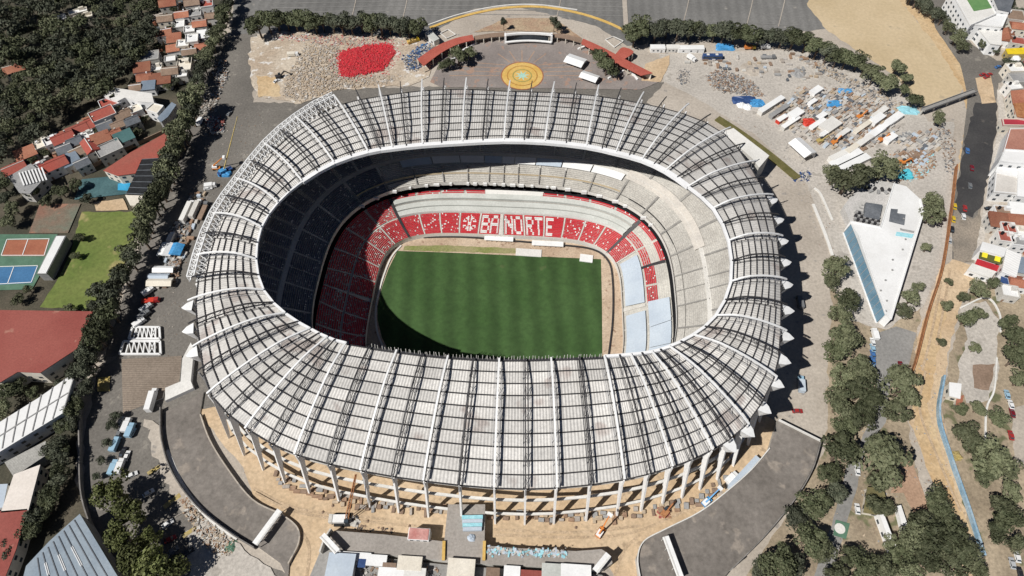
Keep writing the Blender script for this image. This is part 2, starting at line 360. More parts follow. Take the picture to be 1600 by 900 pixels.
# aisles: stairs between the blocks
M_aisle = mat('aisle stair', (.55,.53,.49), (.47,.45,.41), .2, .15); M_aisled = mat('dark stair', (.20,.19,.18), (.27,.26,.24), .2, .15)
def strip(name, fn, d0, d1, s, w, m, lift=.28, n=8):
    mb = MB(); t0 = t_of(s-w/2); t1 = t_of(s+w/2)
    for i in range(n):
        A = fn(d0+(d1-d0)*i/n); B = fn(d0+(d1-d0)*(i+1)/n); A = (*A[:3], A[3]+lift); B = (*B[:3], B[3]+lift)
        mb.add([rp(A, t0), rp(A, t1), rp(B, t1), rp(B, t0)], [(0, 1, 2, 3)])
    return mb.build(name, m, stadium)
for k in range(NS):
    s0, _ = sector_s(k); kk = k if k < NS/2 else k-NS
    strip('aisle', lower, .2, 10, s0, .75, M_aisle)
    strip('aisle', upper, .3, 13, s0, .7, M_aisled if 4 < kk < 18 else M_aisle); strip('aisle', upper, 13.4, 26, s0+SECT*.5, .7, M_aisled if 4 < kk < 18 else M_aisle)
    if kk >= 11 and kk < 18 or kk < -5 or kk >= 18: strip('aisle', lower, 10.6, 20.6, s0, .75, M_aisle)
# covered front boxes on the far side: pale stepped boxes, and the white hoardings over the word
M_box = mat('pale green box front', (.44,.45,.42), (.52,.53,.50), .1, .1)
for (d, zoff, h, m) in ((10.4, .5, 1.3, M_seatw), (13.2, .6, 1.2, M_box), (16.6, .5, 1.2, M_box)):
    R = lower(d); a0 = S0-4*SECT+.8; a1 = S0+7*SECT-.8
    band('box_front', (R[0], R[1], R[2], R[3]+.1), (R[0]+.05, R[1]+.05, R[2], R[3]+h), m, 60, arc=(a0, a1))
    R2 = lower(d+2.6); band('box_roof', (R[0], R[1], R[2], R[3]+h+.01), (R2[0], R2[1], R2[2], R2[3]+h*.55), m if m is not M_seatw else M_box, 60, arc=(a0, a1))
R = lower(18); band('lounge_roof', (R[0], R[1], R[2], R[3]+.9), (R[0]+3.2, R[1]+3.2, R[2], R[3]+2.2), M_concl, 16, arc=(S0+.3, S0+3*SECT-.3))
for kk in (-4, 7):
    s = S0+kk*SECT; strip('stair_cut', lower, -.2, 20.6, s+.2, 1.5, M_dark, .45)
strip('stair_cut', lower, 10, 20.5, S0+9*SECT, 1.4, M_dark, .5)
# right end: lower tier under pale sheets
M_sheet = mat('pale blue ground sheet', (.40,.46,.53), (.47,.53,.59), .08, .06, rough=.7)
def cover(d0, d1, s0, s1, m=M_sheet):
    mb = MB(); n = 14
    for i in range(n):
        ta = t_of(s0+(s1-s0)*i/n); tb = t_of(s0+(s1-s0)*(i+1)/n); A = lower(d0); B = lower(d1); A = (*A[:3], A[3]+1.1); B = (*B[:3], B[3]+1.1)
        mb.add([rp(A, ta), rp(A, tb), rp(B, tb), rp(B, ta)], [(0, 1, 2, 3)])
    o = mb.build('ground_sheet', m, stadium); o['label'] = 'pale blue sheet over stripped terrace'
for d0, d1, a, b in ((1.2, 9.6, 8.25, 10.9), (1.2, 9.6, 11.3, 13.6), (11, 20, 10.9, 12.2), (11, 20, 12.22, 13.2), (11, 20, 13.22, 15.5), (1.2, 9.6, 13.7, 16)): cover(d0, d1, S0+a*SECT, S0+b*SECT)
# far upper tier: white covers and camera boxes, bare beige balcony front
for i in range(9):
    s = S0-3.3*SECT+i*1.02*SECT; R = upper(8.4)
    band('white_cover', (R[0], R[1], R[2], R[3]+1.2), (R[0]+3.2, R[1]+3.2, R[2], R[3]+3.0), M_whiter if i % 3 else M_sheet, 6, arc=(s, s+SECT*.98))
R = upper(10); band('white_cover', (R[0], R[1], R[2], R[3]+1), (R[0]+4.5, R[1]+4.5, R[2], R[3]+3.4), mat('pale boarded terrace', (.55,.51,.455), (.47,.44,.40), .2, .12), 20, arc=(S0+5.9*SECT, S0+9.2*SECT))
for kk in range(-5, 8):
    R = upper(5); strip('balcony_divider', upper, .3, 7.5, S0+kk*SECT, .5, M_aisled, .7)
R = upper(4.2); band('balcony_step', (R[0], R[1], R[2], R[3]+.05), (R[0]+.1, R[1]+.1, R[2], R[3]+1.0), mat('ochre balcony', (.48,.38,.24), (.55,.45,.3), .2, .15), 60, arc=(S0-5*SECT, S0+6*SECT))
for i in range(24):
    s = S0-5*SECT+i*.55*SECT+random.uniform(-2, 2); x, y, z = rp(upper(-.4), t_of(s)); MB().box((x, y, z+.3), (random.uniform(1, 3.2), 1.0, random.uniform(1, 2)), SROT).build('camera_box', M_white, stadium)
# ---------------------------------------------------------------- the roof
PAIRS = [((787,219),(797,130)),((851,221),(866,132)),((916,228),(935,137)),((962,238),(1005,148)),((1003,249),(1075,166)),((1040,266),(1140,203)),((1076,291),(1180,255)),
 ((1115,325),(1206,308)),((1139,376),(1221,372)),((1142,440),(1227,440)),((1118,493),(1227,520)),((1082,523),(1212,592)),((1045,541),(1168,665)),((1018,549),(1112,705)),((985,553),(1050,731)),
 ((944,556),(975,751)),((861,559),(870,764)),((780,560),(772,764)),((700,556),(662,753)),((620,547),(564,737)),((541,535),(462,712)),((512,526),(385,672)),((485,513),(326,618)),
 ((446,489),(303,545)),((412,453),(296,473)),((400,405),(310,402)),((408,355),(335,337)),((434,316),(372,283)),((472,283),(415,228)),((522,254),(463,186)),((575,237),(522,152)),((613,231),(592,137)),((660,226),(660,128)),((722,222),(729,126))]
NW = len(PAIRS); NTR = 2*NW
INN = catmull([G(*a, ZI) for a, b in PAIRS], 2); OUT = catmull([G(*b, ZO+9.0*min(1, abs(b[0]-765)/465)**3) for a, b in PAIRS], 2)   # the roof lies flatter at the two ends
def far_near(i):
    y = INN[i][1]; return (y-INN[:, 1].min())/(np.ptp(INN[:, 1]))  # 1 on the far side
def ext(i):                                                # part of the truss that the sheet covers
    f = far_near(i); return 0.86 if f > .88 else 0.93 if f > .15 else 0.985
EXT = [ext(i) for i in range(NTR)]; EXT = [(EXT[i-1]+2*EXT[i]+EXT[(i+1) % NTR])/4 for i in range(NTR)]
def rpt(i, t, dz=0.0):
    i %= NTR; p = INN[i]+(OUT[i]-INN[i])*t; return np.array([p[0], p[1], p[2]+2.2*sin(pi*t)+dz])
def rows_of(i):
    f = (far_near(i)+far_near((i+1) % NTR))/2
    L = np.linalg.norm((OUT[i]-INN[i])[:2]); return 10 if f < .2 else 9 if f > .8 else 8 if f < .45 else 6
M_sheetr = mat('roof sheet', (.48,.463,.437), (.565,.548,.52), .05, .15, fs=1.0, speck=((.38,.34,.315), .055, .585), objvar=.14)
M_stain = mat('rust stained roof sheet', (.42,.21,.165), (.55,.42,.37), .12, .15)
SHEET = -2.0
cells = []
for i in range(NTR):
    j = (i+1) % NTR; n = rows_of(i)
    for r in range(n):
        ta, tb = r/n, (r+1)/n; q = [rpt(i, ta*EXT[i], SHEET), rpt(j, ta*EXT[j], SHEET), rpt(j, tb*EXT[j], SHEET), rpt(i, tb*EXT[i], SHEET)]
        P = [PX(p) for p in q]; ar = abs(sum(P[k][0]*P[(k+1) % 4][1]-P[(k+1) % 4][0]*P[k][1] for k in range(4)))/2
        cells.append((ar, i, r, q))
cells.sort(key=lambda c: -c[0])
def panel_mesh(mb, q, gap=.012):
    q = [Vector(p) for p in q]; c = sum(q, Vector())/4; n = max(4, min(9, int((q[1]-q[0]).length/.8))); jz = random.uniform(-.08, .08); vs = []
    for k in range(2*n+1):
        u = gap+(1-2*gap)*k/(2*n); dz = (.2 if k % 2 else 0)+jz
        for v in (gap*2, 1-gap*2):
            p = (q[0]*(1-u)+q[1]*u)*(1-v)+(q[3]*(1-u)+q[2]*u)*v; vs.append((p.x, p.y, p.z+dz))
    mb.add(vs, [(2*k, 2*k+1, 2*k+3, 2*k+2) for k in range(2*n)])
rest = MB(); STAIN = {(1183,405),(375,385),(368,410),(1188,430)}
for idx, (ar, i, r, q) in enumerate(cells):
    c = PX(sum(np.array(p) for p in q)/4); st = any(abs(c[0]-x) < 9 and abs(c[1]-y) < 16 for x, y in STAIN)
    if idx < 300: mb = MB(); panel_mesh(mb, q); mb.build('roof_panel', M_stain if st else M_sheetr, stadium)
    else: panel_mesh(rest, q)
tag(rest.build('roof_panels', M_sheetr, stadium), kind='stuff')
# an added sealed liner under the panels, blocking light so the stands lie in shade
ln = MB()
for i in range(NTR):
    j = (i+1) % NTR
    ln.add([rpt(i, .0, SHEET-.5), rpt(j, .0, SHEET-.5), rpt(j, EXT[j], SHEET-.5), rpt(i, EXT[i], SHEET-.5)], [(0, 3, 2, 1)])
ln.build('shade_liner', M_grey, stadium)
# purlins: one piece per ring and side
runs = []; start = next(i for i in range(NTR) if rows_of(i) != rows_of(i-1)); cur = [start]
for k in range(1, NTR+1):
    i = (start+k) % NTR
    if k == NTR or rows_of(i) != rows_of(cur[-1]): runs.append(cur); cur = []
    cur.append(i)
for run in runs:
    n = rows_of(run[0])
    for r in range(n+1):
        mb = MB()
        for i in run:
            j = (i+1) % NTR; t = r/n
            mb.beam(rpt(i, t*EXT[i], SHEET+.36), rpt(j, t*EXT[j], SHEET+.36), .42 if far_near(i) < .2 else .36, .34)
        mb.build('purlin', M_dark, stadium)
# radial trusses, white and dark by turns
def truss(i, white):
    mb = MB(); far = far_near(i); m = M_white if white else M_dark; w = .68 if white else .42
    tmax = 1.0 if far < .9 else 1.0
    N = 10; top = []
    for k in range(N+1):
        t = k/N*tmax; h = 0.3+1.9*min(1, 4*t)*(1 if t < .97 else .8); top.append(rpt(i, t, h))
    for p, q in zip(top[:-1], top[1:]): mb.beam(p, q, w, .5)
    o = mb.build('roof_truss', m, stadium)
    tg = OUT[(i+1) % NTR]-OUT[i-1]; tg = tg/np.linalg.norm(tg)
    lc = MB(); K = 12; half = 1.15 if white else .9; sd = 1 if tg@np.array([cos(SUN_AZ), sin(SUN_AZ), 0]) > 0 else -1
    for sd, th in ((sd, .17), (-sd, .1)):
        low = [rpt(i, min(k/K, EXT[i]), SHEET+.6)+tg*half*sd for k in range(K+1)]
        for k in range(K):
            lc.beam(low[k], low[k+1], th, th); a = rpt(i, k/K, .2+1.9*min(1, 4*k/K))
            if sd*th > 0 and th > .15 or k % 2: lc.beam(a, low[k+1], .12, .12)
            if th > .15 and k: lc.beam(a, low[k], .1, .1)
    lc.build('lacing', M_dark if not white else mat('grey steel', (.36,.36,.37), None, .3, .1, rough=.5), o)
for i in range(NTR): truss(i, i % 2 == 0)
# ring beam round the opening; the near straight side is open and set with short posts
def opening(i): x = PX(INN[i]); return x[1] > 530 and 545 < x[0] < 950
M_ringw = mat('white ring beam', (.82,.82,.82), (.74,.74,.74), .1, .05, rough=.5)
for i in range(NTR):
    j = (i+1) % NTR
    if opening(i) and opening(j) or (opening(i) or opening(j)) and 545 < PX((INN[i]+INN[j])/2)[0] < 945: continue
    f = far_near(i); mb = MB(); a = rpt(i, 0, -.6); b = rpt(j, 0, -.6); out = (rpt(i, .03, -.5)+rpt(j, .03, -.5)-a-b)/2
    mb.beam(a, b, (.8 if INN[i][0] < -60 else 1.1) if f < .75 else 2.2, 1.2 if f < .75 else 1.6); mb.build('ring_beam', M_ringw, stadium)
k0 = [i for i in range(NTR) if opening(i)]
for i in k0[:-1]:
    j = i+1
    MB().beam(rpt(i, 0, -1.6), rpt(j, 0, -1.6), .9, .9).build('ring_beam', M_dark, stadium)
    for k in range(8):
        p = INN[i]+(INN[j]-INN[i])*(k+random.uniform(.2, .8))/8; h = random.uniform(.9, 2.2)
        MB().beam((p[0], p[1], ZI-2), (p[0]+random.uniform(-.3, .3), p[1]+.5, ZI-1+h), .2).build('edge_post', M_conc, stadium)
# left outer edge: white lattice box girder
gi = [i for i in range(NTR) if PX(OUT[i])[0] < 530 and PX(OUT[i])[1] < 470]
gi.sort(key=lambda i: OUT[i][1])
for a_, b_ in zip(gi[:-1], gi[1:]):
    g = MB(); K = 4
    P0 = rpt(a_, 1.0, 0); P1 = rpt(b_, 1.0, 0); d0 = (P0-rpt(a_, .9, 0)); d0[2] = 0; d0 /= np.linalg.norm(d0); d1 = (P1-rpt(b_, .9, 0)); d1[2] = 0; d1 /= np.linalg.norm(d1)
    for k in range(K):
        pts = []
        for kk in (k, k+1):
            u = kk/K; c = P0*(1-u)+P1*u; d = d0*(1-u)+d1*u; pts.append([c+d*(.2+s*1.0)+np.array([0, 0, z]) for s, z in ((-1.4, 2.2), (1.4, 2.2), (-1.4, -1.2), (1.4, -1.2))])
        A, B = pts
        for q in range(4): g.beam(A[q], B[q], .5, .5)
        g.beam(A[0], B[1], .2); g.beam(A[1], B[0], .2); g.beam(A[1], B[3], .2); g.beam(A[0], A[1], .35); g.beam(A[1], A[3], .3); g.beam(A[0], B[2], .25)
        m_ = (A[0]+B[0])/2; i_ = rpt(a_, .84, -1.0)*(1-(k+.5)/K)+rpt(b_, .84, -1.0)*((k+.5)/K)
        g.beam(A[0], i_, .25); g.beam(B[0], i_, .25); g.beam(A[2], i_, .2)
    g.build('edge_girder', M_white, stadium)
# columns, brackets and floor rings outside
M_col = mat('column concrete', (.72,.71,.69), (.78,.77,.75), .1, .12)
ROUT = []
for i in range(NTR):
    d = OUT[i]-INN[i]; d[2] = 0; d = d/np.linalg.norm(d); tg = np.array([-d[1], d[0], 0]); f = far_near(i); px = PX(OUT[i])
    base = np.array([*OUT[i][:2], 0])+d*(4.6 if f < .25 else 2.0); top = rpt(i, .985, -4.2)-d*1.0; ROUT.append((base, top, d))
    mb = MB(); w = .36
    q = [base-d*.45, base+d*.5, top+d*1.5+np.array([0, 0, .9]), top-d*1.6+np.array([0, 0, 1.2])]
    vs = [p-tg*w for p in q]+[p+tg*w for p in q]
    mb.add(vs, ((0,1,2,3),(7,6,5,4),(0,4,5,1),(1,5,6,2),(2,6,7,3),(3,7,4,0))); mb.build('column', M_col, stadium)
    if px[1] > 560: MB().beam(rpt(i, 1.0, .2), ROUT[i][0]*.55+ROUT[i][1]*.45-d*1.4, .5, .5).build('strut', M_col if i % 2 == 0 else M_grey, stadium)
    if px[0] > 1120 and px[1] > 290 or px[0] < 310 and px[1] > 440:
        br = MB(); e = top+np.array([0, 0, 1.5]); N = 7; arc = [e+tg*2.5*(1-2*k/(N-1))+d*(1.0+5.0*(1-abs(1-2*k/(N-1)))**.5)+np.array([0, 0, .6-1.2*sin(pi*k/(N-1))]) for k in range(N)]
        low = [base*.2+e*.8+tg*.5*cos(pi*k/(N-1))+d*(.3+1.6*sin(pi*k/(N-1))) for k in range(N)]
        br.add(arc+low, [tuple(range(N))]+[(k, N+k, N+k+1, k+1) for k in range(N-1)]); br.build('bracket', M_white, stadium)
for z, back, w_, m in ((4.0, .18, .9, M_concl), (13.0, .6, 1.0, M_concl), (21.5, .95, 2.0, M_conc)):
    for i in range(NTR):
        j = (i+1) % NTR; a = ROUT[i][0]*(1-back)+ROUT[i][1]*back; b = ROUT[j][0]*(1-back)+ROUT[j][1]*back; a = a-ROUT[i][2]*1.6; b = b-ROUT[j][2]*1.6; a[2] = b[2] = z
        o = MB().beam(a, b, w_, .9); o.build('ring_slab', m, stadium)
# ---------------------------------------------------------------- the ground (a sheet with the bowl's pit left open) and what is laid on it
gm = MB(); seg = 120; hole = [SL(*ring(84, 64.5, 2.7, 2*pi*i/seg)) for i in range(seg)]
mid = [SL(*ring(150, 130, 2.2, 2*pi*i/seg)) for i in range(seg)]; far_ = [(SCX+2600*cos(2*pi*i/seg), SCY+2600*sin(2*pi*i/seg), 0) for i in range(seg)]
for A, B in ((hole, mid), (mid, far_)): gm.add(A+B, [(i, seg+i, seg+(i+1) % seg, (i+1) % seg) for i in range(seg)])
tag(gm.build('ground', M_pave), kind='structure')
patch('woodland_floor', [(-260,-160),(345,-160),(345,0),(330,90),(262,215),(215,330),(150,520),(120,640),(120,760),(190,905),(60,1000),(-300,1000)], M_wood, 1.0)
patch('parking_lot', [(380,-160),(1290,-160),(1275,10),(1290,45),(1150,62),(980,72),(930,40),(800,8),(740,14),(665,58),(400,52),(360,60)], M_asph_lot, .6)
patch('service_road', [(345,60),(400,50),(395,160),(470,160),(535,138),(1040,128),(1120,175),(900,230),(700,230),(520,250),(440,330),(420,420),(420,560),(470,700),(330,640),(258,648),(262,740),(350,850),(450,900),(420,1000),(220,1000),(132,800),(130,690),(146,610),(204,420),(282,240),(312,120)], M_asph, .8)
patch('sand_lot', [(1275,-160),(1360,-160),(1405,0),(1470,75),(1512,128),(1500,148),(1440,172),(1400,120),(1340,80),(1290,45),(1262,10)], M_sand, .8)
patch('verge', [(1362,-160),(1420,-160),(1470,40),(1525,120),(1530,180),(1515,230),(1495,300),(1500,240),(1512,180),(1505,140),(1470,80),(1405,0)], M_orange, .8)
patch('avenue', [(1400,-160),(1450,-160),(1480,20),(1520,70),(1558,95),(1700,90),(1700,130),(1560,130),(1556,165),(1558,200),(1545,260),(1530,330),(1522,410),(1488,410),(1488,330),(1500,260),(1508,190),(1512,150),(1500,100),(1462,45)], M_asph, .15)
patch('fresh_asphalt', [(1524,160),(1557,160),(1558,200),(1547,258),(1536,320),(1520,340),(1500,334),(1493,322),(1500,262),(1512,205)], M_black, .9)
patch('road_dust', [(1493,324),(1502,336),(1520,342),(1534,322),(1522,410),(1489,410),(1488,350)], mat('dusty road', (.20,.175,.145), (.30,.255,.205), .08, .25), 1.0)
patch('median', [(1524,122),(1548,118),(1556,160),(1534,162)], M_dirt, .3)
patch('sidewalk', [(1558,140),(1572,140),(1580,210),(1562,330),(1530,430),(1522,410),(1546,270),(1560,200)], M_pale, .3)
patch('works_yard', [(1030,84),(1250,78),(1330,105),(1420,150),(1450,190),(1490,190),(1488,300),(1470,420),(1442,480),(1400,520),(1320,500),(1310,420),(1262,290),(1180,210),(1100,165),(1040,140)], M_pale, .8)
patch('dirt_road', [(1488,405),(1530,420),(1500,480),(1480,560),(1470,640),(1500,760),(1540,880),(1560,1000),(1500,1000),(1480,780),(1420,660),(1418,590),(1440,510),(1468,420)], M_dirt, .6)
patch('orange_track', [(1462,470),(1482,480),(1462,560),(1450,640),(1476,720),(1508,810),(1522,830),(1500,838),(1470,780),(1430,680),(1424,620),(1430,580),(1445,520)], M_orange, .8)
patch('ring_road', [(1040,128),(1100,160),(1185,215),(1262,290),(1305,400),(1300,520),(1285,680),(1230,660),(1200,640),(1215,540),(1200,330),(1120,220),(1010,160)], M_pave, .5)
patch('park_ground', [(1296,520),(1300,440),(1320,500),(1385,515),(1440,480),(1425,600),(1420,680),(1440,760),(1500,1000),(1100,1000),(1200,850),(1290,700)], M_soil, 1.0)
patch('forecourt', [(1372,520),(1400,510),(1432,520),(1420,570),(1408,580),(1372,580),(1362,560)], M_pave2, .2)
patch('lane', [(1372,578),(1392,580),(1384,660),(1352,700),(1340,760),(1322,820),(1300,905),(1270,905),(1300,820),(1322,730),(1345,690),(1362,650)], M_pave2, .3)
patch('brick_walk', [(1415,700),(1440,760),(1452,800),(1432,810),(1412,770),(1392,770),(1400,740)], M_brick, .3)
patch('park_ground', [(1482,560),(1520,450),(1700,440),(1800,1000),(1560,1000),(1530,880),(1500,760),(1474,650)], M_soil, 1.0)
patch('sand_court', [(1500,480),(1540,470),(1562,500),(1558,545),(1562,575),(1545,625),(1510,630),(1495,600),(1500,560),(1512,530),(1505,505)], M_pale, .8)
patch('sand_court', [(1520,570),(1555,568),(1545,610),(1522,606)], M_brown, .4)
patch('park_path', [(1580,640),(1640,620),(1640,760),(1585,720)], M_pave, .4)
patch('town_ground', [(1560,130),(1800,60),(1900,450),(1525,445),(1540,360),(1570,300),(1582,210)], M_pave, .3)
patch('dirt_yard', [(392,58),(440,48),(650,58),(690,70),(670,120),(640,134),(530,140),(470,162),(400,150),(388,100)], mat('yard dirt', (.40,.32,.24), (.52,.45,.36), .05, .22, fs=.8, speck=((.6,.57,.53), .2, .58)), 1.2)
patch('orange_track', [(400,118),(432,120),(440,150),(404,152)], M_orange, 1.2)
patch('plaza', [(672,128),(690,90),(742,62),(792,52),(866,54),(912,70),(985,118),(1030,128),(1000,140),(690,136)], M_plaza, .2)
patch('garden_strip', [(740,50),(792,28),(866,28),(910,60),(866,50),(792,48)], mat('red planting earth', (.34,.22,.15), (.42,.33,.22), .1, .3), .4)
patch('approach_walk', [(1008,100),(1046,86),(1046,100),(1032,128),(1002,126)], M_dirt, .3)
patch('dirt_apron', [(310,640),(345,690),(380,730),(402,790),(450,812),(472,830),(470,850),(445,905),(500,905),(520,845),(700,860),(940,870),(965,905),(995,905),(998,860),(1010,842),(1060,822),(1130,780),(1205,700),(1215,660),(1180,640),(1080,690),(900,735),(700,735),(500,690),(380,630)], M_dirt, .4)
patch('gravel_yard', [(290,830),(330,812),(440,905),(420,960),(300,960)], M_pale, 1.0)
patch('dusty_lane', [(225,655),(262,665),(270,730),(300,790),(285,800),(250,740)], M_pave, 1.2)
# painted strips on the lower car park
for px in ([(229,738),(248,726),(251,730),(232,743)], [(254,790),(280,770),(283,776),(258,796)], [(283,836),(305,822),(308,826),(287,841)], [(198,632),(232,625),(233,629),(199,637)], [(152,590),(172,588),(171,611),(152,612)]):
    patch('painted_strip', px, M_yel, .15)
# curved yellow kerb of the plaza road and streaks of the parking lot
def kerbline(name, px, w, h, m, z=.3, label=None, cat=None):
    pts = openline([G(x, y, 0) for x, y in px], 6); mb = MB()
    for p, q in zip(pts[:-1], pts[1:]): mb.beam((p[0], p[1], z), (q[0], q[1], z), w, h)
    o = mb.build(name, m); return tag(o, label, cat, kind=None if label else 'structure')
kerbline('kerb', [(672,44),(720,27),(780,14),(840,11),(900,20),(950,36),(990,56)], 2.0, .35, M_gold)
kerbline('kerb', [(668,40),(718,23),(780,10),(840,8),(902,16)], .8, .5, M_concl)
kerbline('kerb', [(975,-10),(978,40)], 3.0, .12, M_pave, z=.28)
for x in (560, 640, 880, 1080, 1180, 1230): kerbline('painted_line', [(x, -20), (x-6, 10), (x-14, 42)], .5, .05, M_pave, z=.24)
for k in range(6): kerbline('painted_line', [(420+k*4, 6+k*7), (700, 2+k*7), (980, 4+k*7)][:3] if k < 4 else [(1000, 10+k*5), (1250, 16+k*6)], .45, .05, M_pave2, z=.23)
# gold disc and star emblem of the plaza
c = G(816, 118, .4); dz = .36
MB().prism([(c[0]+12.5*cos(2*pi*i/48), c[1]+12.5*sin(2*pi*i/48)) for i in range(48)], .30, dz).build('plaza_disc', M_gold)['kind'] = 'structure'
for r_, m_ in ((12.6, mat('rust paving', (.36,.15,.08), None, .2, .2)), (9.0, mat('amber paving', (.46,.24,.06), None, .2, .2)), (5.6, mat('olive paving', (.33,.30,.10), None, .2, .2))):
    for k in range(40):
        a0, a1 = 2*pi*k/40, 2*pi*(k+1)/40; MB().beam((c[0]+r_*cos(a0), c[1]+r_*sin(a0), dz+.02), (c[0]+r_*cos(a1), c[1]+r_*sin(a1), dz+.02), .7, .03).build('paving_ring', m_)['kind'] = 'structure'
MB().prism([(c[0]+(4.6 if i % 2 == 0 else 1.7)*cos(2*pi*i/16+.2), c[1]+(4.6 if i % 2 == 0 else 1.7)*sin(2*pi*i/16+.2)) for i in range(16)], dz, dz+.05).build('star_mark', mat('pale teal paint', (.30,.52,.42), (.42,.60,.50), .3, .1))['kind'] = 'structure'
# sports ground on the left
patch('grass_field', [(128,331),(216,331),(213,360),(200,405),(168,445),(152,484),(62,480),(88,440),(108,400)], M_lawn, .4)
patch('court_surround', [(-40,366),(90,366),(62,430),(50,452),(-60,455)], M_green, 0)
patch('tennis_court', [(12,375),(78,374),(70,400),(3,400)], mat('orange court', (.30,.105,.06), (.36,.14,.08), .1, .12), 0)
patch('tennis_court', [(-14,418),(60,416),(50,442),(-24,446)], mat('blue court', (.045,.14,.28), (.06,.17,.33), .1, .12), 0)
patch('clay_court', [(62,319),(126,318),(106,364),(45,364)], mat('worn court', (.22,.12,.085), (.15,.16,.12), .06, .2, speck=((.30,.16,.11), .1, .6)), 0)
patch('teal_court', [(128,280),(206,272),(198,303),(116,312)], mat('dark teal court', (.045,.10,.11), (.07,.14,.15), .1, .2), 0)
patch('path', [(146,316),(192,310),(200,328),(150,329)], M_dirt, .3)
patch('pool', [(184,287),(204,284),(201,298),(184,297)], mat('pool blue', (.05,.35,.60), None, .2, .05, rough=.2), 0)
for px in ([(12,375),(78,374)], [(3,400),(70,400)], [(12,375),(3,400)], [(78,374),(70,400)], [(45,374.5),(36,400)], [(-14,418),(60,416)], [(-24,446),(50,442)], [(60,416),(50,442)], [(23,417),(13,444)]):
    kerbline('court_line', px, .35, .03, M_white, z=.62)
# decks, concourse and bridge on the near side
def deck(name, px, h, m, side, kind='structure', z0=0):
    o = MB().prism([tuple(G(x, y, h)[:2]) for x, y in px], z0, h, 0, 1).build(name, [m, side]); o['kind'] = kind; return o
deck('curved_ramp', [(255,645),(258,690),(275,740),(312,790),(360,828),(402,854),(438,880),(450,905),(452,880),(468,850),(466,824),(440,803),(392,778),(352,725),(325,680),(312,650),(318,612)], .9, M_deck, M_conc)
deck('curved_ramp', [(1215,657),(1282,690),(1268,735),(1240,782),(1192,840),(1140,892),(1125,910),(1000,910),(994,872),(1004,846),(1040,826),(1092,800),(1132,770),(1172,735),(1202,700)], 3.6, M_deck, M_conc)
deck('timber_ramp', [(190,561),(284,556),(281,590),(278,604),(256,612),(254,622),(192,646)], .6, mat('board marked concrete', (.20,.16,.125), (.27,.22,.175), .05, .2, stripe=(.35, pi/2, .22)), M_conc)
deck('concourse', [(700,788),(758,788),(757,852),(800,856),(900,861),(940,858),(955,868),(957,880),(938,892),(850,886),(757,881),(695,876),(600,866),(525,858),(512,845),(522,829),(600,835),(694,846)], 4.5, mat('concourse slab', (.27,.245,.22), (.34,.31,.28), .05, .16, fs=.9), M_conc)
deck('lower_terrace', [(482,905),(500,862),(512,852),(527,862),(600,872),(695,882),(757,887),(850,892),(940,898),(955,910),(930,960),(500,960)], 2.5, M_pave2, M_conc)
def wall(name, px, h, w, m, label, cat='wall', z=0, k=5):
    pts = openline([G(x, y, z) for x, y in px], k); mb = MB()
    for p, q in zip(pts[:-1], pts[1:]): mb.beam((p[0], p[1], z+h/2), (q[0], q[1], z+h/2), w, h)
    return tag(mb.build(name, m), label, cat)
wall('retaining_wall', [(254,640),(256,690),(273,742),(310,793),(358,832),(400,858)], 2.8, .4, M_dwall, 'long curved concrete retaining wall edging the ramp beside the lower car park')  # wall added for the shadow of a ground drop, its colour darkened as shade
wall('low_wall', [(262,705),(290,765),(330,812),(372,842)], 1.0, 1.6, M_concl, 'pale curved kerb wall just outside the dark retaining wall of the car park')
wall('low_wall', [(315,650),(330,690),(358,735),(396,782),(442,806),(466,826),(468,850),(452,882)], 1.8, .5, M_pave, 'curved low wall on the inner edge of the ramp by the bare dirt')
wall('low_wall', [(505,868),(512,848),(522,832)], 6.0, .6, M_conc, 'short concrete wall turning the end of the concourse by the crane')
wall('boundary_wall', [(128,632),(129,700),(133,780),(160,850),(200,905)], 3.0, .5, M_dwall, 'long dark boundary wall between the narrow road and the blue metal hall')
wall('site_hoarding', [(1492,262),(1484,330),(1470,420),(1448,490),(1430,560),(1420,590)], 3.0, .4, M_rust, 'brown site hoarding running beside the dirt road past the angular white building', 'fence')
wall('site_hoarding', [(1472,590),(1464,650),(1482,715),(1508,790),(1534,870)], 2.6, .8, mat('blue hoarding', (.16,.30,.42), (.35,.45,.52), .2, .2), 'long blue hoarding between the orange track and the park', 'fence')
wall('hedge_strip', [(1120,186),(1160,212),(1205,246),(1246,280)], 1.0, 4.4, mat('clipped olive hedge', (.10,.095,.03), (.15,.13,.05), .3, .3, fs=2), 'straight olive green hedge strip along the ring road', 'hedge')
wall('low_wall', [(1300,345),(1282,305),(1272,295)], .8, 1.0, M_concl, 'thin pale kerb wall of the ring road near the bracketed stadium side')
wall('low_wall', [(1270,320),(1290,370),(1300,400)], .8, 1.4, M_concl, 'pale ramp wall beside the ring road above the round trees')
wall('garden_wall', [(135,268),(200,235),(262,206)], 2.4, .5, M_brown, 'brown garden wall along the lane behind the long red roof')
wall('road_wall', [(1572,138),(1582,215)], 1.0, 2.4, mat('red cycle lane', (.35,.06,.06), (.42,.10,.09), .2, .2), 'dark red raised strip beside the avenue sidewalk', 'kerb')
